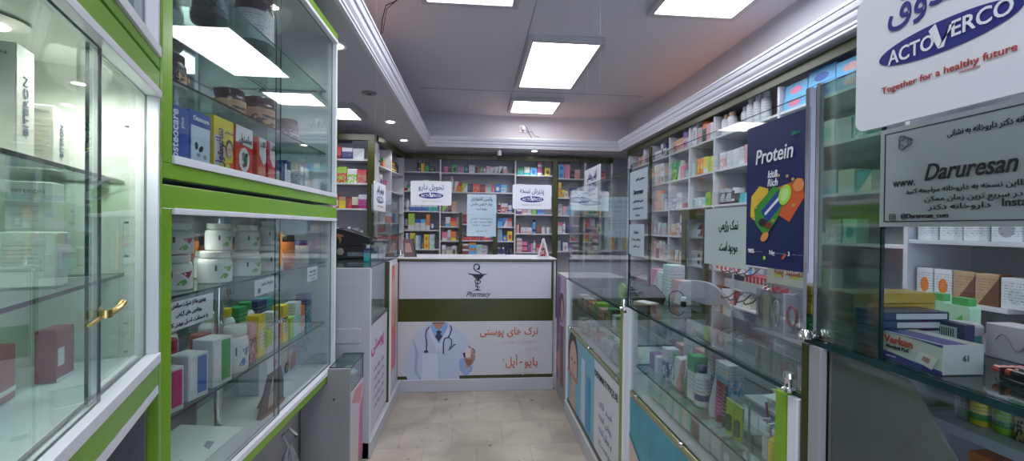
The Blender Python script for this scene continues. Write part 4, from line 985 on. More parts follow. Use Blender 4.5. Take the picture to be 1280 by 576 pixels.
MB().prism([(-.13, .17), (.13, .17), (.13, .24), (-.09, .25), (-.125, .24)], -.002, .002).build('header_card', mat('cream_card', (.52, .5, .44), .5), t)
text(fa('اسپری دستبند پشه'), .03, mat('red_text', (.4, .03, .05), .5), t, .01, -.0035, .215, width=.2, bold=.02)
for x_ in (-.07, 0, .08): MB().box(x_ - .02, x_ + .02, -.0028, -.002, .195, .21).build('yellow_patch', mat('yellow_print', (.6, .55, .08), .5), t)
MB().tube([(-.13, .01, 0), (-.13, .01, .17)], .004).tube([(.13, .01, 0), (.13, .01, .17)], .004).tube([(-.15, 0, .165), (.15, 0, .165)], .003).build('frame', steel, t)
MB().box(-.16, .16, -.03, .05, 0, .006).build('base', steel, t)
hang = [(-.12, 'purple cord', (.2, .03, .12)), (-.085, 'pale yellow card', (.5, .47, .28)), (-.045, 'white bead loop', (.5, .5, .52)), (.03, 'red ring', (.5, .04, .05)), (.08, 'dark blue cord', (.03, .04, .12)), (.12, 'black cord', (.02, .02, .03))]
for i, (x_, nm_, c_) in enumerate(hang):
    yy = -.025 - .008 * (i % 2)
    h = thing('hanging_pack', 'clear bag with %s hanging from the cream header display' % nm_, 'pack', (1.0 + yy, 1.25 - x_, 1.051), -pi / 2, None)
    MB().box(-.024, .024, -.0035, .0035, .02, .15).build('bag', clearbag, h)
    MB().tube([(0, -yy, .162), (0, 0, .15)], .0015, 5).build('hook', steel, h)
    if 'card' in nm_: MB().box(-.014, .014, -.001, .001, .025, .135).build('insert', mat('hang' + nm_, c_, .5), h)
    elif 'ring' in nm_: MB().tube([(.019 * cos(a), 0, .085 + .03 * sin(a)) for a in [2 * pi * j / 24 for j in range(24)]], .004, 6, closed=True).build('ring', mat('hang' + nm_, c_, .4), h)
    else: MB().tube([(.012 * cos(a) * (1 + .3 * sin(3 * a)), .001 * sin(5 * a), .08 + .042 * sin(a)) for a in [2 * pi * j / 30 for j in range(30)]], .0045, 6, closed=True).build('cord', mat('hang' + nm_, c_, .4), h)

# ------------------------------------------------------------------ on the till counter
ZT = 1.178
def flat_box(label, Yf, Yn, x0, x1, z0, h, m, m2, word=None, wc=None, group=None):
    o = MB().cbox(0, Yf - Yn, 0, x1 - x0, 0, h, .0012, 0).box(.002, Yf - Yn - .002, -.0004, .001, h * .18, h * .5, 1).build('flat_carton', [m, m2], None, (x0, Yf, z0), -pi / 2)
    tag(o, label, 'carton', group)
    if word: text(word, h * .3, wc, o, (Yf - Yn) / 2, -.0012, h * .62, width=(Yf - Yn) * .35)
    return o
goldm = mat('gold_card', (.42, .28, .03), .35); goldd = mat('gold_dark', (.28, .17, .02), .4); grnm = mat('bottle_green_card', (.015, .14, .05), .35); grnl = mat('green_print', (.05, .3, .1), .4)
navm = mat('navy_card', (.012, .025, .1), .35); navl = mat('mid_blue_print', (.03, .12, .35), .4); slv = mat('silver_plain', 0)
lv = ['bottom', 'second', 'third', 'fourth', 'fifth', 'top']
for i in range(5):
    g = i < 2
    flat_box('%s box of the green-gold stack on the till counter' % (['lower green', 'upper green', 'lowest gold', 'middle gold', 'top gold'][i]), .815 - .002 * (i % 2), .757, .725 + .003 * (i % 2), .90, ZT + i * .0205, .0195, grnm if g else goldm, grnl if g else goldd, group='green and gold flat cartons')
for i in range(5):
    o = flat_box('%s box of the navy blue stack beside the gold boxes' % lv[i if i < 4 else 5], .752, .70, .724 + .002 * (i % 2), .86, ZT + i * .0155, .0145, navm, navl, group='navy flat cartons')
    MB().box(.0522, .0528, .03, .13, .002, .012).build('silver_side', slv, o)
o = tag(MB().cbox(-.03, .03, 0, .02, 0, .062, .001).box(-.02, .018, -.0005, .001, .035, .055, 1).build('carton', [navm, paper], None, (.84, .69, ZT), -pi / 2), 'upright navy carton with a barcode label behind the boxed alcohol pads', 'carton')
for i in range(9): MB().box(-.017 + i * .0036, -.0155 + i * .0036, -.0009, -.0006, .038, .052).build('bar', ink, o)
# alcohol pad box
o = MB().cbox(0, .115, 0, .08, 0, .052, .001, 0).build('alcohol_pad_box', mat('box_white', (.5, .5, .46), .45), None, (.722, .697, ZT), -pi / 2 + .0)
tag(o, 'white and blue Verkan alcohol pad box lying on the till counter', 'box')
vb = mat('verkan_blue', (.035, .03, .2), .4)
MB().prism([(.0005, .0), (.1145, .0), (.1145, .006), (.06, .009), (.0005, .016)], -.0009, -.0001).prism([(.002, .0518), (.1145, .0518), (.1145, .047), (.07, .0505)], -.0009, -.0001).box(.002, .113, .004, .05, .052, .0526).build('blue_print', vb, o)
MB().prism([(.068, .012), (.098, .004), (.108, .026), (.078, .032)], -.0016, -.001).build('sachet_print', mat('box_offwhite', (.62, .6, .58), .5), o)
MB().prism([(.08, .016), (.092, .013), (.096, .022), (.084, .025)], -.002, -.0017).build('swab_print', mat('rose_print', 0), o)
text('Verkan', .02, mat('verkan_red', (.5, .07, .03), .5), o, .036, -.0014, .038, width=.056, bold=.03)
text('Alcohol Pad', .009, ink, o, .034, -.0014, .025, width=.044, bold=.03)
text('one use', .005, paper, o, .022, -.0014, .007, width=.02)
text('61', .014, ink, o, .1156, .045, .028, rot=(pi / 2, 0, pi / 2), bold=.01)
o.scale = (.88, .88, .9)
for i, (x_, y_) in enumerate([(1.06, .885), (1.04, .82)]):
    b = MB().prism(rrect(-.03, .03, 0, .1, .008), -.016, .016).build('shampoo_bottle', mat('pale_mint', (.45, .7, .5), .3), None, (x_, y_, ZT), -pi / 2)
    tag(b, '%s pale green flat bottle with a leaf, behind the alcohol pad box' % ('left' if i == 0 else 'right'), 'bottle', 'pale green leaf bottles')
    MB().prism([(-.012, .02), (.0, .025), (.012, .05), (.01, .07), (-.004, .055)], -.017, -.0161).build('leaf_print', mat('leaf_green', (.1, .45, .08), .4), b)
    MB().prism(rrect(-.022, .022, .1, .125, .004), -.012, .012).build('cap', mat('leaf_cap', (.1, .4, .12), .3), b); b.scale = (.72, .8, .66)
t = thing('cream_jar', 'round jar with a teal label and grey lid beside the pale green bottles', 'jar', (.93, .735, ZT))
MB().lathe([(.024, 0), (.026, .004), (.026, .03)], 20).build('body', mat('teal_plain', (.03, .36, .36), .3), t)
MB().lathe([(.027, .03), (.028, .034), (.028, .046), (.024, .05)], 20).build('lid', mat('grey_lid', (.5, .5, .55), .3), t)
o = MB().cbox(-.07, .07, 0, .05, 0, .06, .001).build('patterned_box', mat('box_rose_white', (.58, .52, .55), .4), None, (.92, .62, ZT), -pi / 2)
tag(o, 'pink-white box with a looping line pattern at the till counter back', 'box')
MB().tube([(-.055 + .005 * i, -.0008, .032 + .013 * sin(i * .75)) for i in range(22)], .0007, 5).build('line_print', mat('grey_print', (.25, .22, .26), .5), o)
# pens, phone, sheets
t = thing('pen_tray', 'dark tray of red-tipped markers at the right of the alcohol pad box', 'tray', (.80, .50, ZT), radians(-100))
MB().box(-.07, .07, -.025, .03, 0, .006).box(-.07, .07, .027, .03, .006, .02).box(-.07, -.067, -.025, .027, .006, .02).build('tray', blackp, t, bevel=.001)
for i in range(4):
    b_ = MB().tube([(-.06, -.015 + i * .011, .014 + .004 * (i % 2)), (.08, -.015 + i * .011, .017)], .005).build('marker', [blackp, mat('dark_grey_plain', (.1, .1, .11), .4)][i % 2], t)
    MB().tube([(-.085, -.015 + i * .011, .0135), (-.06, -.015 + i * .011, .014)], .0055).build('red_tip', mat('bright_red', (.7, .1, .06), .3), b_)
t = thing('paper_pile', 'blue and white leaflets spread over the near edge of the till counter', 'papers', (.80, .36, ZT))
for i in range(4):
    o = B(-.07, .09, -.1, .08, i * .0012, i * .0012 + .0007).build('leaflet', [paper, mat('blue_leaflet', (.05, .17, .5), .4), mat('red_leaflet', (.4, .06, .06), .4), paper][i], t); o.rotation_euler = (0, 0, radians(-20 + 16 * i))
o = tag(MB().cbox(-.008, .05, 0, .06, 0, .03, .001).build('carton', mat('red_card', (.4, .02, .03), .4), None, (.93, .84 - .002, ZT), -pi / 2), 'red carton mostly hidden behind the green and gold stack', 'carton')

# shelf inside the till counter
tc = till
MB().box(.04, .75, .22, .58, 1.01, 1.03).build('inner_shelf', white_alu, tc, bevel=.002)
MB().box(.04, .75, .22, .58, .88, .90).build('inner_shelf', white_alu, tc, bevel=.002)
MB().box(.022, .04, .22, .58, .1, 1.03).build('upright', white_board, tc)
MB().box(.04, .75, .585, .595, .1, 1.16).build('back_panel', mat('counter_back', 0), tc)
TF = (.93, .80, -pi / 2)
row(TF, .03, .70, 1.03, 'c:silver/grey:2x8 b:yellow/green:3x8 b:lime/green:3.4x9 c:black/tan:2x8 c:white/silver:3.4x9 c:white/grey:6.5x10*4', 'inner shelf of the till counter')
row(TF, .06, .70, .90, 'c:white/orange:6x8!1*3 c:white/black:6x8 c:orange/white:7x8 c:white/grey:8x8', 'lower inner shelf of the till counter')

# ------------------------------------------------------------------ left display cabinets (face at X -.80, local x = Y - 1.12)
CF = (-.8, 1.12, pi / 2)
lin = mat('cabinet_lining', (.5, .55, .56), .4)
WC, DC = 1.335, .36


def display_cabinet(name, label, fr, W_, D_, z0, z1, shelves, seam, back, below=.045, above=.05, lining=lin, white_at=True, stile=(.042, .03), xL=0.0):
    t = thing(name, label, 'display cabinet', (fr[0], fr[1], 0), fr[2])
    a, b = z0 + below, z1 - above
    MB().box(xL, W_, 0, D_, z0, z0 + .02).build('bottom_panel', lining, t)
    MB().box(xL + .02, W_ - .02, .012, D_, a - .006, a).build('floor_panel', mat('cabinet_floor', (.6, .62, .66), .3), t)
    MB().box(xL, W_, 0, D_, z1 - .02, z1).build('top_panel', lining, t)
    MB().box(xL, xL + .018, .0, D_, z0 + .02, z1 - .02).build('side_panel', [lining], t)
    MB().box(W_ - .018, W_, .0, D_, z0 + .02, z1 - .02).build('side_panel', [lining], t)
    MB().box(xL, W_, D_ - .012, D_, z0 + .02, z1 - .02).build('back_panel', back, t)
    MB().box(xL, W_, -.02, 0, z0, a - .022).box(xL, W_, -.02, 0, b + .016, z1).box(xL, xL + stile[0], -.02, 0, a - .022, b + .016).box(W_ - stile[1] * .4, W_, -.02, 0, a - .022, b + .016).build('green_frame', bgreen, t, bevel=.002)
    MB().box(xL + stile[0], W_ - stile[1] * .4, -.026, .002, a - .022, a).box(xL + stile[0], W_ - stile[1] * .4, -.026, .002, b, b + .016).box(W_ - stile[1], W_ - stile[1] * .4, -.022, .002, a, b).build('white_track', white_alu, t, bevel=.0015)
    MB().pane(xL + stile[0], seam + .012, -.010, -.005, a, b).build('sliding_glass', [G_clear, G_edge], t)
    MB().pane(seam - .01, W_ - stile[1], -.002, .003, a, b).build('sliding_glass', [G_clear, G_edge], t)
    for z in shelves:
        MB().pane(xL + .02, W_ - .02, .035, D_ - .02, z - .007, z).build('glass_shelf', [G_shelf, G_edge], t)
        pg = MB()
        for x in (xL + .02, W_ - .034): pg.box(x, x + .014, .06, .074, z - .017, z - .007).box(x, x + .014, D_ - .06, D_ - .046, z - .017, z - .007)
        pg.build('shelf_pegs', steel, t)
    return t


cu = display_cabinet('display_cabinet', 'upper green framed glass display cabinet on the left with jars and tall cartons', CF, WC, DC, 1.515, 2.47, (2.145, 1.80), .66, mirror, below=.062, above=.06)
cl = display_cabinet('display_cabinet', 'lower green framed glass display cabinet on the left full of white bottles and cartons', CF, WC, DC, .57, 1.50, (1.20, .865), .66, mat('mirror_back_low', (.5, .56, .58), .12, .85), below=.06, above=.075)
for c, x, z in ((cu, 1.0, 2.449), (cu, .35, 2.449), (cl, .3, 1.479), (cl, 1.0, 1.479)):
    MB().lathe([(.05, -.004), (.03, -.01), (.03, -.002)], 24, x, .18, z0=z).build('light_ring', mat('dl_ring', 0), c)
    MB().lathe([(.028, -.011), (.02, -.009)], 20, x, .18, z0=z).build('light_lens', down_m, c)
    L2 = bpy.data.lights.new('cabinet_light', 'SPOT'); L2.energy = 4; L2.spot_size = radians(150); L2.spot_blend = .6; L2.shadow_soft_size = .1; L2.color = (.95, 1, .95)
    lo = bpy.data.objects.new('cabinet_light', L2); COL.objects.link(lo); lo.parent = c; lo.location = (x, .18, z - .03)
MB().lathe([(.0145, 0), (.0145, .79)], 20, .525, .14, z0=.631).build('chrome_pole', chrome, cl)
MB().lathe([(.017, 0), (.017, .008)], 12, .66, -.022, 0, z0=1.01).box(.6, .72, -.02, -.012, 1.012, 1.02).build('lock', chrome, cl)
MB().box(.67, .68, -.014, -.0105, 1.24, 1.37).build('orange_tape', mat('orange_glow_tape', (.75, .3, .06), .4), cl)
B(0, WC, .12, .15, 0, .568).build('base_board', mgrey, cl)
B(0, .02, .0, .36, 0, .568).build('base_side', dgrey, cl)
MB().box(-.012, -.002, -.02, .3, .57, 2.47).build('metal_edge', steel, cu)

FU = 1.577


def big_carton(name, label, fr, x0, x1, y0, y1, z0, z1, base, parts=(), group=None, rot=0, cat='carton'):
    ox, oy, rz = fr; cx, cy = (x0), (y0)
    o = MB().cbox(0, x1 - x0, 0, y1 - y0, 0, z1 - z0, .0012).box(.004, x1 - x0 - .004, .003, y1 - y0 - .003, z1 - z0 - .001, z1 - z0 + .0008).build(name, base, None,
        (ox + cx * cos(rz) - cy * sin(rz), oy + cx * sin(rz) + cy * cos(rz), z0 + .001), rz + rot)
    tag(o, label, cat, group)
    return o


ob = mat('osteo_blue', (.015, .06, .33), .35)
o = big_carton('supplement_carton', 'tall dark blue carton with vertical white Osteocare lettering, leftmost in the upper cabinet', CF, .13, .215, .05, .12, FU, 1.735, ob)
text('osteocare', .04, inkwhite, o, .025, -.001, .078, width=.14, bold=.02, rot=(pi / 2, -pi / 2, 0))
text('plus', .018, inkwhite, o, .055, -.001, .115, width=.03, rot=(pi / 2, -pi / 2, 0))
o = big_carton('supplement_carton', 'blue carton with a white panel of dark capsules beside the dark blue one', CF, .225, .325, .055, .13, FU, 1.745, ob)
q = Pic(0, .167, .001); q.poly([(6, 45), (96, 45), (96, 160), (6, 160)], mat('pale_blue_panel', (.45, .55, .66), .4)).ell(30, 105, 8, 12, ink).ell(52, 112, 8, 12, ink, rot=.7).ell(70, 135, 9, 7, mat('grey_blob', (.2, .22, .25), .5)).ell(40, 132, 9, 6, mat('grey_blob', 0))
q.build('print', o); text('Osteocare', .02, inkwhite, o, .052, -.0012, .145, width=.075, bold=.02)
yb = mat('sun_yellow', (.62, .5, .02), .35)
o = big_carton('supplement_carton', 'yellow carton with two smiling faces and blue vertical Persian lettering', CF, .335, .445, .05, .12, FU, 1.755, yb)
q = Pic(0, .178, .001); q.poly([(2, 60), (28, 60), (28, 176), (2, 176)], mat('print_offwhite', 0)).ell(50, 112, 18, 26, hair).ell(50, 116, 15, 22, skA).ell(84, 98, 21, 34, hair).ell(85, 104, 17, 28, skA)
q.ell(79, 98, 2.5, 1.6, ink, n=8).ell(91, 98, 2.5, 1.6, ink, n=8).line(arc(85, 112, 7, 5, 20, 160, 6), 2, inkwhite).line(arc(50, 122, 6, 4, 20, 160, 6), 2, inkwhite).poly([(60, 150), (108, 140), (108, 176), (56, 176)], mat('print_orange', 0)).ell(72, 158, 12, 9, mat('print_lime', 0))
q.build('print', o); text(fa('سانستول'), .055, inkblue, o, .022, -.006, .075, width=.13, bold=.02, rot=(pi / 2, -pi / 2, 0)); text(fa('مولتی ویتامین'), .014, inkblue, o, .075, -.006, .135, width=.05)
rb = mat('carton_red', (.5, .035, .015), .35)
o = big_carton('supplement_carton', 'red and white carton with an oval berry picture, right of the yellow faces carton', CF, .46, .572, .05, .12, FU, 1.755, rb)
q = Pic(0, .178, .001); q.poly([(0, 0), (112, 0), (112, 70), (0, 60)], mat('print_offwhite', 0)).ell(55, 118, 36, 44, mat('print_offwhite', 0)).ell(50, 108, 12, 18, mat('grey_blob', 0)).ell(62, 122, 12, 22, mat('print_darkgreen', (.02, .08, .03), .5)).ell(50, 140, 9, 8, mat('print_darkred', 0)).ell(68, 100, 9, 8, ink)
q.build('print', o); text(fa('سانستول'), .04, ink, o, .06, -.003, .135, width=.08, bold=.02)
for i, (x, nm_, c_) in enumerate([(.605, 'orange-red', (.5, .05, .02)), (.69, 'crimson', (.45, .015, .04))]):
    o = big_carton('supplement_carton', '%s carton with a white pointed panel and black lettering in the upper cabinet' % nm_, CF, x, x + .072, .05, .11, FU, 1.742, mat('carton_' + nm_, c_, .35))
    q = Pic(0, .166, .001); q.poly([(18, 0), (72, 0), (72, 90), (50, 105), (18, 70)], mat('print_offwhite', 0)).poly([(6, 115), (66, 115), (66, 155), (6, 155)], mat('print_pale_red', (.55, .2, .15), .5)); q.build('print', o)
    text(fa('لاک'), .03, ink, o, .045, -.002, .14, width=.035, bold=.02)
row(CF, .79, 1.2, FU, 'c:white/black:5x9 c:navy/white:5x10!2 c:white/navy:5x12!1 _10 c:white/grey:4.5x12!5 c:white/rose:4.5x11!5', 'floor of the upper cabinet, far half', ydep=.06)


def jar(label, fr, x, y, z, r, h, body, lid, labm, word=None, wm=None, taper=.9, group=None):
    ox, oy, rz = fr
    t = thing('supplement_jar', label, 'jar', (ox + x * cos(rz) - y * sin(rz), oy + x * sin(rz) + y * cos(rz), z + .001), rz, group)
    MB().lathe([(r * .93, 0), (r, h * .05), (r, h * .7), (r * .9, h * .78)], 28).build('body', body, t)
    MB().lathe([(r * 1.012, h * .12), (r * 1.012, h * .64)], 28).build('label', labm, t)
    MB().lathe([(r * taper, h * .785), (r * taper * 1.03, h * .8), (r * taper * 1.03, h * .97), (r * taper * .95, h)], 28).build('lid', lid, t)
    if word: text(word, h * .2, wm, t, 0, -r * 1.02 - .001, h * .38, width=r * 1.1, bold=.02)
    return t


bj = mat('black_jar', (.012, .012, .016), .25); ogl = carton_mat('tan', 'black', 5); ogl2 = carton_mat('black', 'tan', 4)
jar('black jar with tan label at the left end of the middle glass shelf', CF, .26, .14, 1.80, .045, .115, bj, bj, ogl2, 'Hi', mat('print_tan', (.5, .3, .12), .5))
jar('black lidded tub with a tan label, left of the pair in the upper cabinet', CF, .62, .16, 1.80, .055, .12, bj, bj, ogl)
jar('larger black lidded tub with tan and black label, right of the pair', CF, .78, .13, 1.80, .065, .135, bj, bj, ogl)
jar('small black tub with a photo label standing alone right of the glass seam', CF, 1.10, .15, 1.80, .052, .125, bj, bj, carton_mat('black', 'rose', 5))
jar('big black supplement tub at top left of the upper cabinet', CF, .35, .16, 2.145, .10, .2, bj, bj, carton_mat('navy', 'black', 0))
jar('second big dark supplement tub, set behind at the top shelf', CF, .56, .2, 2.145, .06, .2, bj, bj, carton_mat('black', 'navy', 3))
jar('tall black tub with red and silver label on the top shelf near the seam', CF, .80, .16, 2.145, .075, .24, bj, bj, carton_mat('silver', 'maroon', 2))

# bottles on the upper shelf of the lower cabinet
wj = mat('white_plastic', (.6, .62, .58), .35); wl = mat('white_label', (.58, .6, .6), .45)


def pill(label, x, y, z, r, h, tri=(.3, .02, .08), grn=(.12, .35, .05), group=None, lid=wj, body=wj, lab=wl, fr=CF, wdt=.85):
    ox, oy, rz = fr
    t = thing('pill_bottle', label, 'bottle', (ox + x * cos(rz) - y * sin(rz), oy + x * sin(rz) + y * cos(rz), z + .001), rz + radians(-25), group)
    MB().lathe([(r * .92, 0), (r, h * .03), (r, h * .66), (r * .93, h * .74), (r * .72, h * .78), (r * .72, h * .8)], 26).build('body', body, t)
    MB().lathe([(r * 1.01, h * .1), (r * 1.01, h * .62)], 26).build('label', lab, t)
    MB().lathe([(r * wdt, h * .80), (r * wdt * 1.03, h * .815), (r * wdt * 1.03, h * .97), (r * wdt * .96, h)], 26).build('cap', lid, t)
    if tri:
        def curved(pts, m, nm):
            mb = MB(); N_ = len(pts)
            P3 = [(r * 1.02 * sin(a), -r * 1.02 * cos(a), zz * h) for a, zz in pts]
            P4 = [(r * 1.035 * sin(a), -r * 1.035 * cos(a), zz * h) for a, zz in pts]
            mb._add(P3 + P4, [list(range(N_)), list(range(2 * N_ - 1, N_ - 1, -1))] + [(i, (i + 1) % N_, N_ + (i + 1) % N_, N_ + i) for i in range(N_)], 0).build(nm, m, t)
        curved([(-.1, .5), (.25, .52), (.6, .54), (.45, .42), (.3, .33)], mat('lab_%s' % str(tri), tri, .45), 'triangle_print')
        curved([(-.35, .16), (-.1, .3), (.1, .32), (.22, .22), (.05, .14)], mat('lab_%s' % str(grn), grn, .45), 'leaf_print')
        curved([(-.62, .38), (-.5, .38), (-.5, .56), (-.62, .56)], ink, 'letter_print')
    return t


Lz = 1.20; gb = 'white bottles with leaf labels in the lower left cabinet'
lb = mat('green_white_label', (.45, .6, .35), .45)
for (x, y, r, h, lab, tri) in [(.25, .12, .052, .105, 'large white bottle with maroon triangle, bottom front at the left end', (.3, .02, .08)), (.35, .17, .040, .1, 'white bottle with maroon triangle tucked right behind the large left one', (.3, .02, .08)),
                               (.43, .10, .05, .108, 'second large white bottle on the glass shelf, green leaf label', (.12, .35, .05)), (.565, .21, .038, .1, 'white bottle with green label behind the second large one', (.12, .35, .05)),
                               (.63, .10, .05, .1, 'third large white bottle on the glass shelf, slightly shaded', (.12, .35, .05)), (.69, .16, .045, .098, 'white bottle behind the third large one near the seam', (.12, .35, .05)),
                               (.82, .10, .052, .112, 'large white bottle right at the sliding glass seam', (.12, .35, .05)), (.16, .22, .045, .1, 'white bottle half hidden at the left frame', (.12, .35, .05))]:
    pill(lab, x, y, Lz, r, h, tri=tri, group=gb)
pill('white bottle with maroon triangle stacked on the large left one', .26, .12, Lz + .107, .048, .095, group=gb)
pill('pale green-white bottle stacked on the second large one', .45, .10, Lz + .11, .04, .092, tri=(.12, .35, .05), group=gb)
pill('translucent white jar stacked on the third large bottle', .64, .10, Lz + .102, .042, .095, tri=(.12, .35, .05), group=gb)
pill('narrow white bottle stacked at the sliding glass seam', .81, .10, Lz + .114, .035, .1, tri=(.45, .55, .2), group=gb, wdt=.72)
ojm = mat('amber_plastic', (.5, .13, .04), .3); dl = mat('dark_lid', (.03, .02, .02), .4)
jar('amber bottle with dark lid between the white bottles, left', CF, .665, .26, Lz, .035, .15, ojm, dl, carton_mat('orange', 'tan', 0))
jar('amber bottle with dark lid left of the seam', CF, .77, .26, Lz, .04, .15, ojm, dl, carton_mat('orange', 'tan', 0))
jar('orange-red bottle with black lid right of the seam', CF, 1.07, .14, Lz, .042, .15, ojm, dl, carton_mat('orange', 'rose', 0))
jar('maroon and orange bottle beside the orange-red one', CF, 1.15, .2, Lz, .035, .14, mat('maroon_plastic', (.25, .03, .05), .3), dl, carton_mat('maroon', 'orange', 1))
jar('white jar with a navy lid on the upper glass shelf, far half', CF, 1.20, .12, Lz, .038, .12, wj, mat('navy_lid', (.02, .03, .16), .35), wl)
pill('plain white bottle at the far end of the upper glass shelf', 1.275, .15, Lz, .025, .12, tri=None)
# price papers hanging from the shelf edge
hm = mat('price_paper', (.6, .63, .68), .55)
notice('large tilted handwritten price card hanging at the left of the lower cabinet', (CF[0] - .026, CF[1] + .18, 1.105), pi / 2, .225, .08, [(fa('بهترین ها از شرکت سلامتی'), .017, .0, .068, .15, .02, 0, K), (fa('ویتامین های گیاهی'), .016, 0, .042, .11, .015, 0, K), (fa('با ضمانت اصل بودن کالا'), .016, 0, .016, .17, .02, 0, K)], hm, thick=.001)
notice('small white card with two round stamps hanging at the seam of the lower cabinet', (CF[0] - .026, CF[1] + .64, 1.13), pi / 2, .19, .06, [(fa('پرفروش ترین'), .016, 0, .042, .09, .015, 0, K)], hm, thick=.001)
sn = [o for o in bpy.data.objects if o.get('label', '').startswith('small white card with two round')][0]
for x in (-.065, .065): MB().lathe([(.01, 0), (.01, .001)], 16).build('stamp', ink, sn).matrix_local = Matrix.Translation((x, -.0022, .018)) @ Matrix.Rotation(pi / 2, 4, 'X')
notice('small tilted price card at the far right of the lower cabinet', (CF[0] - .026, CF[1] + 1.11, 1.12), pi / 2, .13, .07, [(fa('فروش ویژه'), .016, 0, .05, .08, .02, 0, K), (fa('تعداد محدود'), .014, 0, .03, .09, .015, 0, K), (fa('قیمت'), .014, 0, .013, .05, .015, 0, K)], hm, thick=.001)
# hygieia cup sticker on the back panel, lower cabinet far half
q = Pic(0, 0, .001); gk = mat('sticker_grey', (.12, .14, .16), .5)
q.poly([(-70, 0), (70, 0), (40, 35), (10, 50), (-10, 50), (-40, 35)], gk).line([(0, 50), (0, 110)], 8, gk).poly([(-45, 125), (0, 105), (45, 125)], gk).line(arc(0, 60, 26, 22, -90, 200, 12) + [(-10, 95)], 7, gk).line([(-70, 150), (70, 150)], 12, gk)
sk = q.mb.build('sticker', q.mats, cl, (.98, DC - .0135, 1.15))

# lower glass shelf of the lower cabinet
def striped(label, x, y, wd, h, c_, z=.865, oval=False):
    o = big_carton('pill_carton', label, CF, x, x + wd, y, y + .075, z, z + h, mat('carton_pale', (.5, .52, .55), .4), rot=radians(-12))
    m_ = mat('stripe_%s' % str(c_), c_, .4)
    MB().box(wd * .45, wd * .9, -.0012, 0, .014, h - .008).build('stripe', m_, o)
    MB().box(wd * .06, wd * .4, -.001, 0, .03, h - .02).build('print', mat('white_print', (.6, .6, .62), .45), o)
    if oval: MB().tube([(wd * .22 + .01 * cos(a), -.001, h - .03 + .012 * sin(a)) for a in [2 * pi * i / 16 for i in range(16)]], .002, 6, closed=True).build('ring_print', ink, o)
    return o


striped('white carton with a hot pink stripe, front left of the lower glass shelf', .115, .055, .07, .125, (.45, .02, .14), oval=True)
striped('white carton with a blue stripe, second on the lower glass shelf', .225, .055, .072, .135, (.05, .12, .4))
striped('taller white carton with a green stripe, third on the lower glass shelf', .335, .05, .08, .155, (.03, .26, .05))
striped('white carton with a green stripe behind the pink striped one', .14, .15, .09, .165, (.03, .26, .05))
pill('white bottle with blue slanted label right of the green striped carton', .51, .075, .865, .042, .165, tri=(.03, .14, .4), grn=(.03, .14, .4))
pill('plain cream bottle behind the blue striped carton', .26, .285, .865, .04, .19, tri=None)
pill('plain cream bottle behind the tall green striped carton', .46, .285, .865, .04, .19, tri=None)
pill('plain cream bottle peeking behind the left frame', .10, .285, .865, .04, .19, tri=None)
redj = mat('red_lid_plastic', (.3, .02, .03), .35)
jar('short bottle with red lid behind the striped cartons, left', CF, .34, .2, .865, .035, .16, mat('red_jar_body', (.35, .03, .04), .35), redj, carton_mat('red', 'maroon', 0))
jar('short bottle with red lid left of the blue label bottle', CF, .455, .16, .865, .035, .15, mat('red_jar_body', 0), redj, carton_mat('red', 'maroon', 0))
row(CF, .60, 1.26, .865, 'c:rose/maroon:5x15!5 c:yellow/white:6x17!3 c:lime/white:5x9 c:white/silver:5x16 c:red/rose:5x9 c:yellow/grey:6x17!3 c:lime/mint:6x10 c:white/mint:7x16 c:orange/white:5x13', 'lower glass shelf right of the blue label bottle', ydep=.06)
row(CF, 1.13, 1.3, .865, 'b:white/navy:6x15 c:navy/teal:7x17!5', 'far end of the lower glass shelf', ydep=.08)
row(CF, .60, 1.28, .865, 'b:white/cream:8x19 b:white/yellow:8x19 c:green/white:7x18 b:white/green:8x19 c:navy/white:8x18 c:teal/navy:8x18', 'back row of the lower glass shelf', ydep=.19)
row(CF, .1, .56, .865, 'c:mint/grey:9x21*2 _14 c:navy/grey:8x22', 'back row at the left of the lower glass shelf', ydep=.27, dmax=.05)

# cardboard foot display, knee picture carton and leaflet on the cabinet floor
ZC = .631
t = thing('foot_display', 'cardboard foot in a dark brace with red cross card, lower cabinet floor', 'display', (CF[0] - .05, CF[1] + .74, ZC), pi / 2)
MB().prism([(-.12, 0), (.1, 0), (.1, .08), (.075, .155), (.04, .165), (-.02, .165)], -.004, .004).build('brace_card', mat('brace_dark', (.06, .045, .055), .5), t)
q = Pic(0, .168, .00077); q.poly([(-60, 215), (-40, 130), (-10, 60), (5, 40), (20, 45), (14, 110), (30, 180), (35, 215)], mat('foot_cream', (.45, .42, .34), .5)).line([(-45, 135), (10, 110), (40, 108)], 8, mat('brace_strap', (.09, .06, .07), .5)).poly([(-62, 200), (35, 196), (38, 219), (-64, 219)], mat('brace_brown', (.17, .08, .06), .5))
q.mb.build('foot_print', q.mats, t, (0, -.004, 0))
MB().prism([(-.05, .155), (.06, .155), (.07, .218), (-.06, .214)], -.006, .0).build('white_card', paper, t)
MB().box(.009, .017, -.0075, -.006, .17, .204).box(-.004, .03, -.0075, -.006, .183, .191).build('red_cross', mat('cross_red', (.45, .05, .06), .5), t)
MB().prism([(.004, 0), (.06, 0), (.004, .13)], -.003, .003, axis='x').build('prop', mat('brace_dark', 0), t)
MB().tube([(-.12, -.012, .004), (-.05, -.02, .004), (.05, -.018, .006), (.09, -.01, .004)], .006).build('cord', mat('brace_brown', 0), t)
o = big_carton('knee_brace_box', 'wide white box with arm and knee brace picture, lower cabinet floor', CF, .88, 1.29, .17, .26, ZC, ZC + .19, mat('box_pale', (.55, .57, .62), .4), cat='box')
q = Pic(0, .19, .001); fl = mat('flesh_print', (.5, .36, .3), .5)
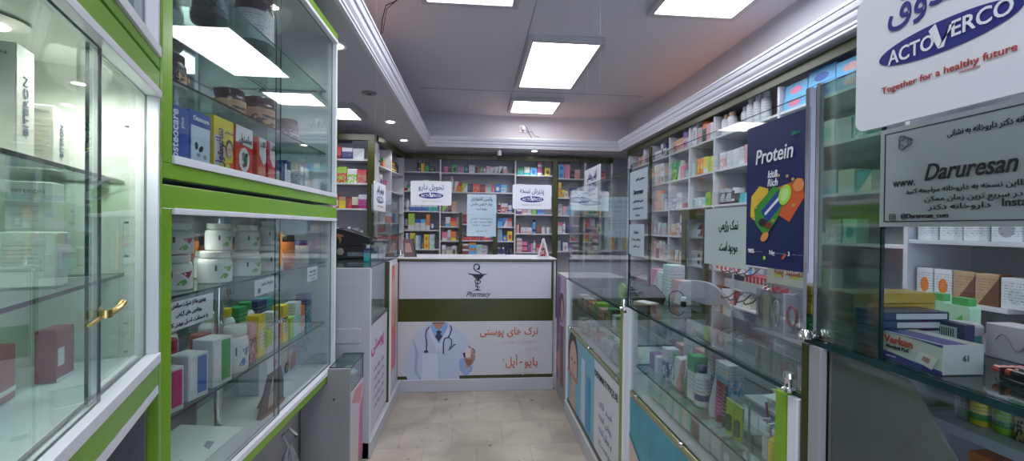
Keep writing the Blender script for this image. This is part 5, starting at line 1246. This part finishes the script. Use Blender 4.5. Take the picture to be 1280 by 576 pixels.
q.poly([(300, 10), (345, 5), (395, 30), (395, 100), (365, 120), (330, 70), (305, 60)], mat('shirt_print', (.5, .5, .52), .5)).line([(305, 55), (290, 100), (295, 140), (285, 165)], 22, fl).poly([(340, 110), (395, 95), (395, 180), (320, 183), (325, 150)], mat('brace_orange', (.5, .22, .12), .5)).ell(275, 160, 24, 26, blackp).ell(282, 158, 12, 16, fl).line([(330, 60), (390, 80), (385, 100)], 12, fl)
q.build('print', o)
t = thing('leaflet', 'white leaflet with faint coloured pictures lying on the lower cabinet floor', 'leaflet', (CF[0] - .13, CF[1] + .36, ZC), pi / 2)
o = MB().prism([(-.27, 0), (.20, 0), (.02, .19), (-.27, .16)], -.001, .001).build('sheet', mat('leaflet_paper', (.58, .62, .62), .5), t); o.rotation_euler = (radians(-58), 0, 0); o.location = (0, -.06, .002)
o2 = MB().prism([(x * .02 - .23, .03 + z * .02) for x, z in ((0, 0), (2, .5), (3, 2), (1, 3), (0, 2))], -.002, -.001).prism([(x * .015 - .12, .02 + z * .015) for x, z in ((0, 0), (2, 0), (3, 2), (1, 2.4))], -.002, -.001).prism([(x * .014 + .02, .02 + z * .014) for x, z in ((0, 0), (3, .6), (2, 2), (0, 1.5))], -.002, -.001, 1).prism([(x * .01 - .08, .1 + z * .01) for x, z in ((0, 0), (2, 0), (2, 2), (0, 1.4))], -.002, -.001, 2).build('print', [mat('leaf_red', (.45, .15, .15), .5), mat('leaf_grey', (.2, .22, .26), .5), mat('leaf_grn', (.25, .4, .2), .5)], o)
o = big_carton('dark_tray', 'dark box standing on the lower cabinet floor behind the chrome pole', CF, .2, .50, .2, .30, ZC, ZC + .15, mat('dark_box', (.06, .065, .075), .3), cat='box')
MB().box(.015, .285, -.001, 0, .015, .135).build('window_print', mat('dark_box2', (.11, .12, .14), .25), o)

# ------------------------------------------------------------------ nearest left cabinet, turned towards the viewer
NF = (-.727, 1.0, radians(113))
nin = mat('cabinet_lining_cream', (.62, .66, .6), .4)
cn = display_cabinet('display_cabinet', 'nearest green framed glass cabinet at far left holding white cartons', NF, .02, .30, 1.035, 1.745, (1.492, 1.293), -.295, nin, below=.075, above=.062, lining=nin, stile=(.0, .018), xL=-.95)
MB().lathe([(.052, -.004), (.03, -.01), (.03, -.002)], 28, -.22, .15, z0=1.724).build('light_ring', mat('dl_ring', 0), cn)
MB().lathe([(.029, -.011), (.02, -.009)], 24, -.22, .15, z0=1.724).build('light_lens', down_m, cn)
for lx in (-.55, -.12):  # two added spots without fixtures, brightening the cartons inside
    L2 = bpy.data.lights.new('cabinet_light', 'SPOT'); L2.energy = 4.5; L2.spot_size = radians(165); L2.spot_blend = .6; L2.shadow_soft_size = .05; L2.color = (.97, 1, .9)
    lo = bpy.data.objects.new('cabinet_light', L2); COL.objects.link(lo); lo.parent = cn; lo.location = (lx, .055, 1.695)
MB().lathe([(.008, 0), (.008, .012)], 14, -.288, -.018, z0=1.247).tube([(-.34, -.014, 1.245), (-.26, -.014, 1.252)], .0035, 8).tube([(-.275, -.018, 1.25), (-.235, -.02, 1.254), (-.225, -.022, 1.262)], .006, 10).build('lock', brass, cn)
for z in (1.4, 1.33, 1.6, 1.19, 1.13): MB().lathe([(.0035, 0), (.0035, .004)], 10, -.045, .02, z0=z).build('cam_cap', steel, cn)
B(-.95, -.0, .07, .10, .0, 1.034).build('base_board', dgrey, cn); B(-.0, .018, .0, .28, .0, 1.034).build('base_side', dgrey, cn)
MB().box(-.95, .02, -.02, 0.01, 1.015, 1.034).build('white_strip', white_alu, cn)
cn2 = display_cabinet('display_cabinet', 'green framed cabinet directly above the nearest left glass cabinet, mostly out of view', NF, .02, .30, 1.75, 2.47, (2.1,), -.4, nin, below=.045, above=.06, lining=lin, stile=(.0, .03), xL=-.95)
tag(B(.022, .045, -.02, .28, 0, 2.47).build('end_post', bgreen, None, (NF[0], NF[1], 0), NF[2]), 'tall apple green post between the nearest cabinet and the next left cabinet', 'post')

bw = mat('box_cream_white', (.6, .6, .55), .4); bwg = mat('box_cool_white', (.55, .57, .56), .4)


def nbox(label, x0, x1, y0, y1, z0, z1, base=bw, vert=None, head=None, code=True, lines=True):
    o = big_carton('skincare_carton', label, NF, x0, x1, y0, y1, z0, z1, base)
    w_, h_, d_ = x1 - x0, z1 - z0, y1 - y0
    gk2 = mat('grey_print_light', (.42, .43, .41), .5)
    if lines:
        mb = MB()
        for i in range(7): mb.box(-.0006, 0, d_ * random.uniform(.15, .4), d_ * .88, h_ * (.3 + .075 * i), h_ * (.3 + .075 * i) + .0014)
        mb.build('print', gk2, o)
    if code:
        mb = MB()
        for i in range(4):
            for j in range(4):
                if (i * 3 + j * 5 + i * j) % 3: mb.box(-.0007, 0, d_ * .3 + i * .0022, d_ * .3 + i * .0022 + .002, h_ * .1 + j * .0026, h_ * .1 + j * .0026 + .0024)
        mb.build('code_print', mat('dark_print', (.15, .15, .14), .5), o)
    if head: text(head, .009, mat('grey_ink', (.2, .2, .22), .5), o, -.001, d_ * .5, h_ * .9, width=d_ * .7, rot=(pi / 2, 0, -pi / 2))
    if vert: text(vert, .018, mat('grey_blue_ink', (.12, .14, .22), .5), o, w_ * .5, -.001, h_ * .5, width=h_ * .5, bold=.01, rot=(pi / 2, -pi / 2, 0))
    return o


nbox('tallest cream carton on the top shelf of the nearest left cabinet', -.25, -.196, .10, .17, 1.493, 1.682, vert='BITERON', head='BITERON')
nbox('mid-size cream carton with grey side lettering on the top shelf, nearest cabinet', -.13, -.07, .10, .14, 1.493, 1.612, vert='BITERON', head='BITERON')
nbox('small cream carton right of the lettered one on the top shelf, nearest cabinet', -.045, -.01, .12, .15, 1.493, 1.60)
nbox('short white carton at far left of the middle shelf, nearest cabinet', -.235, -.19, .06, .13, 1.294, 1.383, code=False, base=bwg)
nbox('large pale carton with lines of small print on the middle shelf, nearest cabinet', -.135, -.088, .10, .16, 1.294, 1.472, base=bwg, head='BITERON')
nbox('slim white carton with pink print on the middle shelf, nearest cabinet', -.075, -.05, .13, .16, 1.294, 1.45, base=bwg, code=False)
marm = noisy('maroon_card', (.25, .05, .06), (.3, .07, .08), 9, .4); rosem = mat('dusky_rose_card', (.33, .15, .16), .45)
o = big_carton('gift_box', 'maroon box with a white label standing on the nearest left cabinet floor', NF, -.145, -.09, .09, .12, 1.11, 1.205, marm, rot=radians(-6), cat='box'); B(.004, .022, -.0007, 0, .028, .06).build('label', paper, o); B(.0, .06, -.0006, 0, .0, .006).build('base_stripe', paper, o)
o = big_carton('gift_box', 'dusky rose wide box left of the maroon one in the nearest cabinet', NF, -.30, -.20, .12, .2, 1.11, 1.2, rosem, cat='box'); B(.0, .1, -.0006, 0, .012, .02).build('stripe', paper, o)
o = big_carton('soap_box', 'small white box behind the maroon one in the nearest cabinet', NF, -.17, -.14, .2, .23, 1.11, 1.22, bwg, cat='box'); B(.01, .04, -.0006, 0, .05, .052).build('print', mat('grey_print_light', 0), o)
t = thing('tape_roll', 'green ring seen at the far left edge of the nearest cabinet', 'roll', (0, 0, 0), NF[2])
t.location = (NF[0] - .47 * cos(NF[2]) - .17 * sin(NF[2]), NF[1] - .47 * sin(NF[2]) + .17 * cos(NF[2]), 1.294)
MB().tube([(.022 * cos(a), 0, .028 + .022 * sin(a)) for a in [2 * pi * i / 24 for i in range(24)]], .0055, 8, closed=True).build('ring', mat('ring_green', (.02, .25, .15), .35), t)
MB().tube([(.013 * cos(a), 0, .028 + .013 * sin(a)) for a in [2 * pi * i / 20 for i in range(20)]], .004, 8, closed=True).build('core', mat('ring_core', (.4, .45, .4), .4), t)

# ------------------------------------------------------------------ left service counter and low case
lg = noisy('light_grey_laminate', (.27, .27, .27), (.3, .3, .3), 3, .5)
t = thing('low_display_case', 'low grey display case with a glass top beside the lower left cabinet', 'display case', (-.66, 2.31, 0), pi / 2)   # local x = Y - 2.22, y into -X
MB().box(0, .02, 0, .115, .56, .64).box(0, .02, 0, .25, 0, .56).build('end_panel', lg, t)
MB().box(.02, .34, .01, .115, 0, .5).build('body', lg, t)
MB().pane(.02, .285, .0, .115, .634, .644).build('glass_top', [G_shelf, G_edge], t)
MB().pane(.02, .285, .003, .009, .5, .634).build('glass_front', [G_clear, G_edge], t)
MB().box(.02, .27, .0, .006, .06, .5).build('poster_panel', mat('panel_pinkwhite', (.48, .44, .5), .4), t)
MB().prism([(.04, .44), (.2, .38), (.26, .48), (.1, .49)], -.001, 0).prism([(.05, .06), (.16, .06), (.12, .36), (.06, .34)], -.001, 0, 1).prism([(.17, .06), (.26, .06), (.26, .4), (.2, .36)], -.001, 0, 2).build('poster_print', [mat('print_rose2', (.5, .22, .25), .5), mat('print_cream2', (.5, .45, .4), .5), mat('print_pink2', (.5, .13, .25), .5)], t)
MB().lathe([(.005, 0), (.005, .004)], 10, 0, 0).build('screw', blackp, t).matrix_local = Matrix.Translation((-.004, .08, .48)) @ Matrix.Rotation(pi / 2, 4, 'Y')
tag(MB().lathe([(.03, 0), (.045, .03), (.05, .06), (.03, .075)], 18, m=0).lathe([(.02, .075), (.022, .09)], 14).build('clear_bowl', mat('pale_blue_plastic', (.4, .48, .55), .2), None, (-.722, 2.50, .501)), 'pale blue plastic bowl inside the low glass topped case', 'bowl')

t = thing('service_counter', 'tall white left counter with a grey end panel and pink lettered poster side', 'counter', (-.65, 2.6, 0), pi / 2)   # local x = Y-2.6
MB().box(0, .02, -.02, .26, .0, 1.148).build('end_panel', mat('end_white', (.45, .45, .49), .4), t, bevel=.002)
MB().box(-.012, .0, .03, .25, .70, .79).build('drawer_front', mat('end_white', 0), t, bevel=.004)
MB().box(0, 1.04, -.03, .02, 0, .10).build('kerb', mat('kerb_white', 0), t, bevel=.003)
MB().box(.02, 1.04, .01, .45, .10, .80).build('base_cabinet', white_board, t)
MB().pane(.02, 1.04, -.002, .45, 1.14, 1.15).build('glass_top', [G_shelf, G_edge], t)
MB().pane(.03, .60, .0, .006, .80, 1.14).build('glass_front', [G_clear, G_edge], t)
MB().box(.02, .04, -.02, .01, .0, 1.14).build('white_post', white_alu, t); MB().box(.60, .66, -.02, .03, .1, 1.14).build('white_post', white_alu, t)
MB().box(.59, .6, -.016, .02, .1, 1.14).build('green_post', olive, t)
MB().box(.03, .6, -.006, .004, .785, .80).build('rail', steel, t)
MB().box(.66, 1.0, .0, .4, .8, 1.14).build('end_block', white_board, t)
MB().box(.02, .45, .44, .45, .8, 1.14).build('back_panel', mat('counter_back', 0), t)
p1 = thing('pink_poster', 'white poster with pink script on the side of the tall left counter', 'poster', (-.6495, 2.64, .12), pi / 2)
B(0, .54, -.004, .0, 0, .655).build('sheet', mat('poster_white2', (.5, .49, .54), .4), p1)
text(fa('پوستی'), .12, mat('pink_ink', (.5, .05, .2), .5), p1, .25, -.006, .52, width=.36, bold=.015)
for i in range(5): text(fa('مراقبت روزانه پوست'), .04, mat('lilac_ink', (.3, .2, .35), .5), p1, .28, -.006, .36 - i * .06, width=.3)
p2 = thing('orange_poster', 'white and orange poster at the far end of the left counter', 'poster', (-.6495, 3.27, .12), pi / 2)
B(0, .35, -.004, .0, 0, .98).build('sheet', mat('poster_white2', 0), p2)
q = Pic(0, .98, .01); q.poly([(2, 2), (18, 0), (26, 60), (6, 90)], mat('print_orange2', (.6, .14, .05), .5)).ell(14, 30, 8, 20, mat('print_salmon', (.6, .3, .2), .5)).ell(18, 70, 8, 14, mat('print_pink2', 0)).poly([(30, 0), (34, 0), (34, 97), (30, 97)], mat('print_rose2', 0))
q.build('picture', p2, -.004)
notice('thin white paper with faint lines taped on the end panel of the left counter', (-.77, 2.598, 1.05), 0, .15, .075, [('______________', .012, 0, .05, .1, 0, 0, mat('grey_ink', 0)), ('____________', .012, 0, .03, .08, 0, 0, mat('grey_ink', 0))], mat('end_paper', (.47, .47, .5), .5))
t = thing('glass_screen', 'clear glass screen standing on the tall left counter', 'screen', (-.645, 2.68, 1.151), pi / 2)
MB().pane(0, .95, .0, .006, 0, .51).build('pane', [G_clear, G_edge], t); MB().pane(.94, .946, .0065, .24, 0, .5).build('return_pane', [G_clear, G_edge], t)
MB().lathe([(.016, 0), (.017, .01), (.009, .014), (.009, .05)], 12, .93, -.018).build('clamp', chrome, t)
LCF = (-.66, 2.64, pi / 2)
row(LCF, .42, .93, 1.151, 'c:teal/navy:7x9 c:white/navy:7x11 c:sky/teal:8x10 c:grey/black:8x9 c:navy/white:7x12 c:teal/white:7x9 c:brown/orange:8x8 c:white/red:7x9', 'left counter top behind the glass screen', ydep=.07, dmax=.08)
row(LCF, .06, .55, .805, 'c:green/black:9x9 c:black/green:9x12 c:cream/green:8x10 c:green/white:8x12', 'inside the left counter behind its glass front', ydep=.06)

t = thing('coffee_machine', 'black machine with slanted lid and copper print on the left counter', 'machine', (-.93, 3.38, 1.151))
MB().box(-.13, .13, -.1, .1, 0, .095).build('body', mat('satin_black', (.018, .018, .02), .3), t, bevel=.008)
MB().prism([(-.135, .225), (-.06, .215), (.135, .15), (.135, .125), (.02, .11), (-.03, .096), (-.12, .096)], -.1, .1).build('lid', mat('satin_black2', (.012, .012, .014), .25), t, bevel=.006)
MB().box(-.03, .12, -.104, -.1, .02, .05).build('display_strip', mat('screen_grey', (.12, .14, .17), .2), t)
q = Pic(-.12, .21, .001); cop = mat('copper_print', (.25, .11, .04), .4)
q.poly([(10, 20), (50, 28), (62, 44), (40, 44), (44, 70), (32, 95), (26, 60), (8, 40)], cop)
q.mb.build('print', q.mats, t, (0, -.1, 0))
MB().lathe([(.026, 0), (.026, .006), (.02, .008)], 20).build('dial', mat('dial_grey', (.22, .2, .19), .3), t).matrix_local = Matrix.Translation((-.085, -.1, .055)) @ Matrix.Rotation(pi / 2, 4, 'X')
t = thing('plastic_bag', 'crumpled translucent grey plastic bag on the floor under the left cabinet', 'bag', (-.815, 1.95, 0))
mb = MB(); n = 24; vs = []
for j in range(9):
    zz = j / 8; r_ = .085 * (sin(pi * min(zz * .75 + .22, 1)) ** .6) * (1 if zz < .75 else 1.2 - zz * .7)
    for k_ in range(n):
        a = 2 * pi * k_ / n; rr_ = r_ * (1 + .18 * sin(5 * a + 7 * zz) + .1 * sin(11 * a - 9 * zz)); vs.append((rr_ * cos(a), rr_ * sin(a) * .9, zz * .42))
mb._add(vs, [(j * n + k_, j * n + (k_ + 1) % n, (j + 1) * n + (k_ + 1) % n, (j + 1) * n + k_) for j in range(8) for k_ in range(n)] + [list(range(n - 1, -1, -1)), [8 * n + k_ for k_ in range(n)]], 0, True)
mb.build('sack', noisy('grey_film', (.12, .12, .13), (.34, .33, .35), 14, .25), t)
MB().tube([(.0, 0, .41), (.03, .0, .47), (.0, .0, .5), (-.03, 0, .47), (0, 0, .41)], .006).build('handle', mat('grey_film_handle', (.3, .3, .32), .3), t)

# cartons: the 290 that show largest stay objects, the rest become one
def seen(o):
    dg = bpy.context.evaluated_depsgraph_get(); n = 0; c0 = cam.matrix_world.translation
    mw = o.matrix_world
    for i in range(5):
        for j in range(4):
            p = mw @ Vector((-.42 + .21 * i, -.002, .08 + .28 * j)); d = p - c0; dist = d.length; d.normalize(); src = c0.copy(); left = dist; ok = False
            for _ in range(24):
                hit, loc, nr, idx, ob, mx = S.ray_cast(dg, src, d, distance=left + .02)
                if not hit: ok = True; break
                if ob.original == o: ok = True; break
                me = ob.data
                nm_ = me.materials[me.polygons[idx].material_index].name if idx < len(me.polygons) else ''
                if 'glass' in nm_ and 'edge' not in nm_ or nm_ == 'clear_plastic':
                    src = loc + d * .0005; left = dist - (src - c0).length
                    if left < 0: ok = True; break
                    continue
                break
            n += ok
    v = M.inverted() @ mw.translation
    if v.z > -.05 or abs(530 * v.x / v.z) > 650 or abs(530 * v.y / v.z) > 300: return 0
    return n / 20 * (o.scale.x * o.scale.z) / (v.length ** 2)


bpy.context.view_layer.update()
sc_ = sorted(((seen(o), i) for i, o in enumerate(CARTONS)), reverse=True)
drop = [CARTONS[i] for k_, (v, i) in enumerate(sc_) if k_ >= 288 or v <= 0]
mv, mf, mm, mats_ = [], [], [], []
for o in drop:
    me = o.data; b0 = len(mv); m0 = me.materials[0]
    if m0 not in mats_: mats_.append(m0)
    # printed pattern follows the whole carton, so keep its own coordinates as an attribute
    mv += [(o.matrix_world @ v.co, v.co) for v in me.vertices]
    for p in me.polygons: mf.append([b0 + k_ for k_ in p.vertices]); mm.append(mats_.index(m0))
if drop:
    me = bpy.data.meshes.new('medicine_cartons'); me.from_pydata([a for a, _ in mv], [], mf)
    at_ = me.attributes.new('print_co', 'FLOAT_VECTOR', 'POINT')
    at_.data.foreach_set('vector', [c for _, b in mv for c in (b[0] + .5, b[1], b[2])])
    for m0 in mats_:
        m1 = m0.copy(); nt = m1.node_tree
        an = nt.nodes.new('ShaderNodeAttribute'); an.attribute_name = 'print_co'
        for lk in list(nt.links):
            if lk.from_node.type == 'TEX_COORD':
                ts = lk.to_socket; nt.links.remove(lk); nt.links.new(an.outputs['Vector'], ts)
        me.materials.append(m1)
    me.polygons.foreach_set('material_index', mm); me.update()
    so = bpy.data.objects.new('medicine_carton', me); COL.objects.link(so)
    tag(so, 'the remaining small cartons filling the rear rows and far shelves of the pharmacy', 'carton', kind='stuff')
    for o in drop: bpy.data.objects.remove(o)
print('KEPT', len(CARTONS) - len(drop), 'DROPPED', len(drop), 'UNSEEN', sum(1 for v, _ in sc_ if v <= 0))
print('PRODUCTS', NPROD)
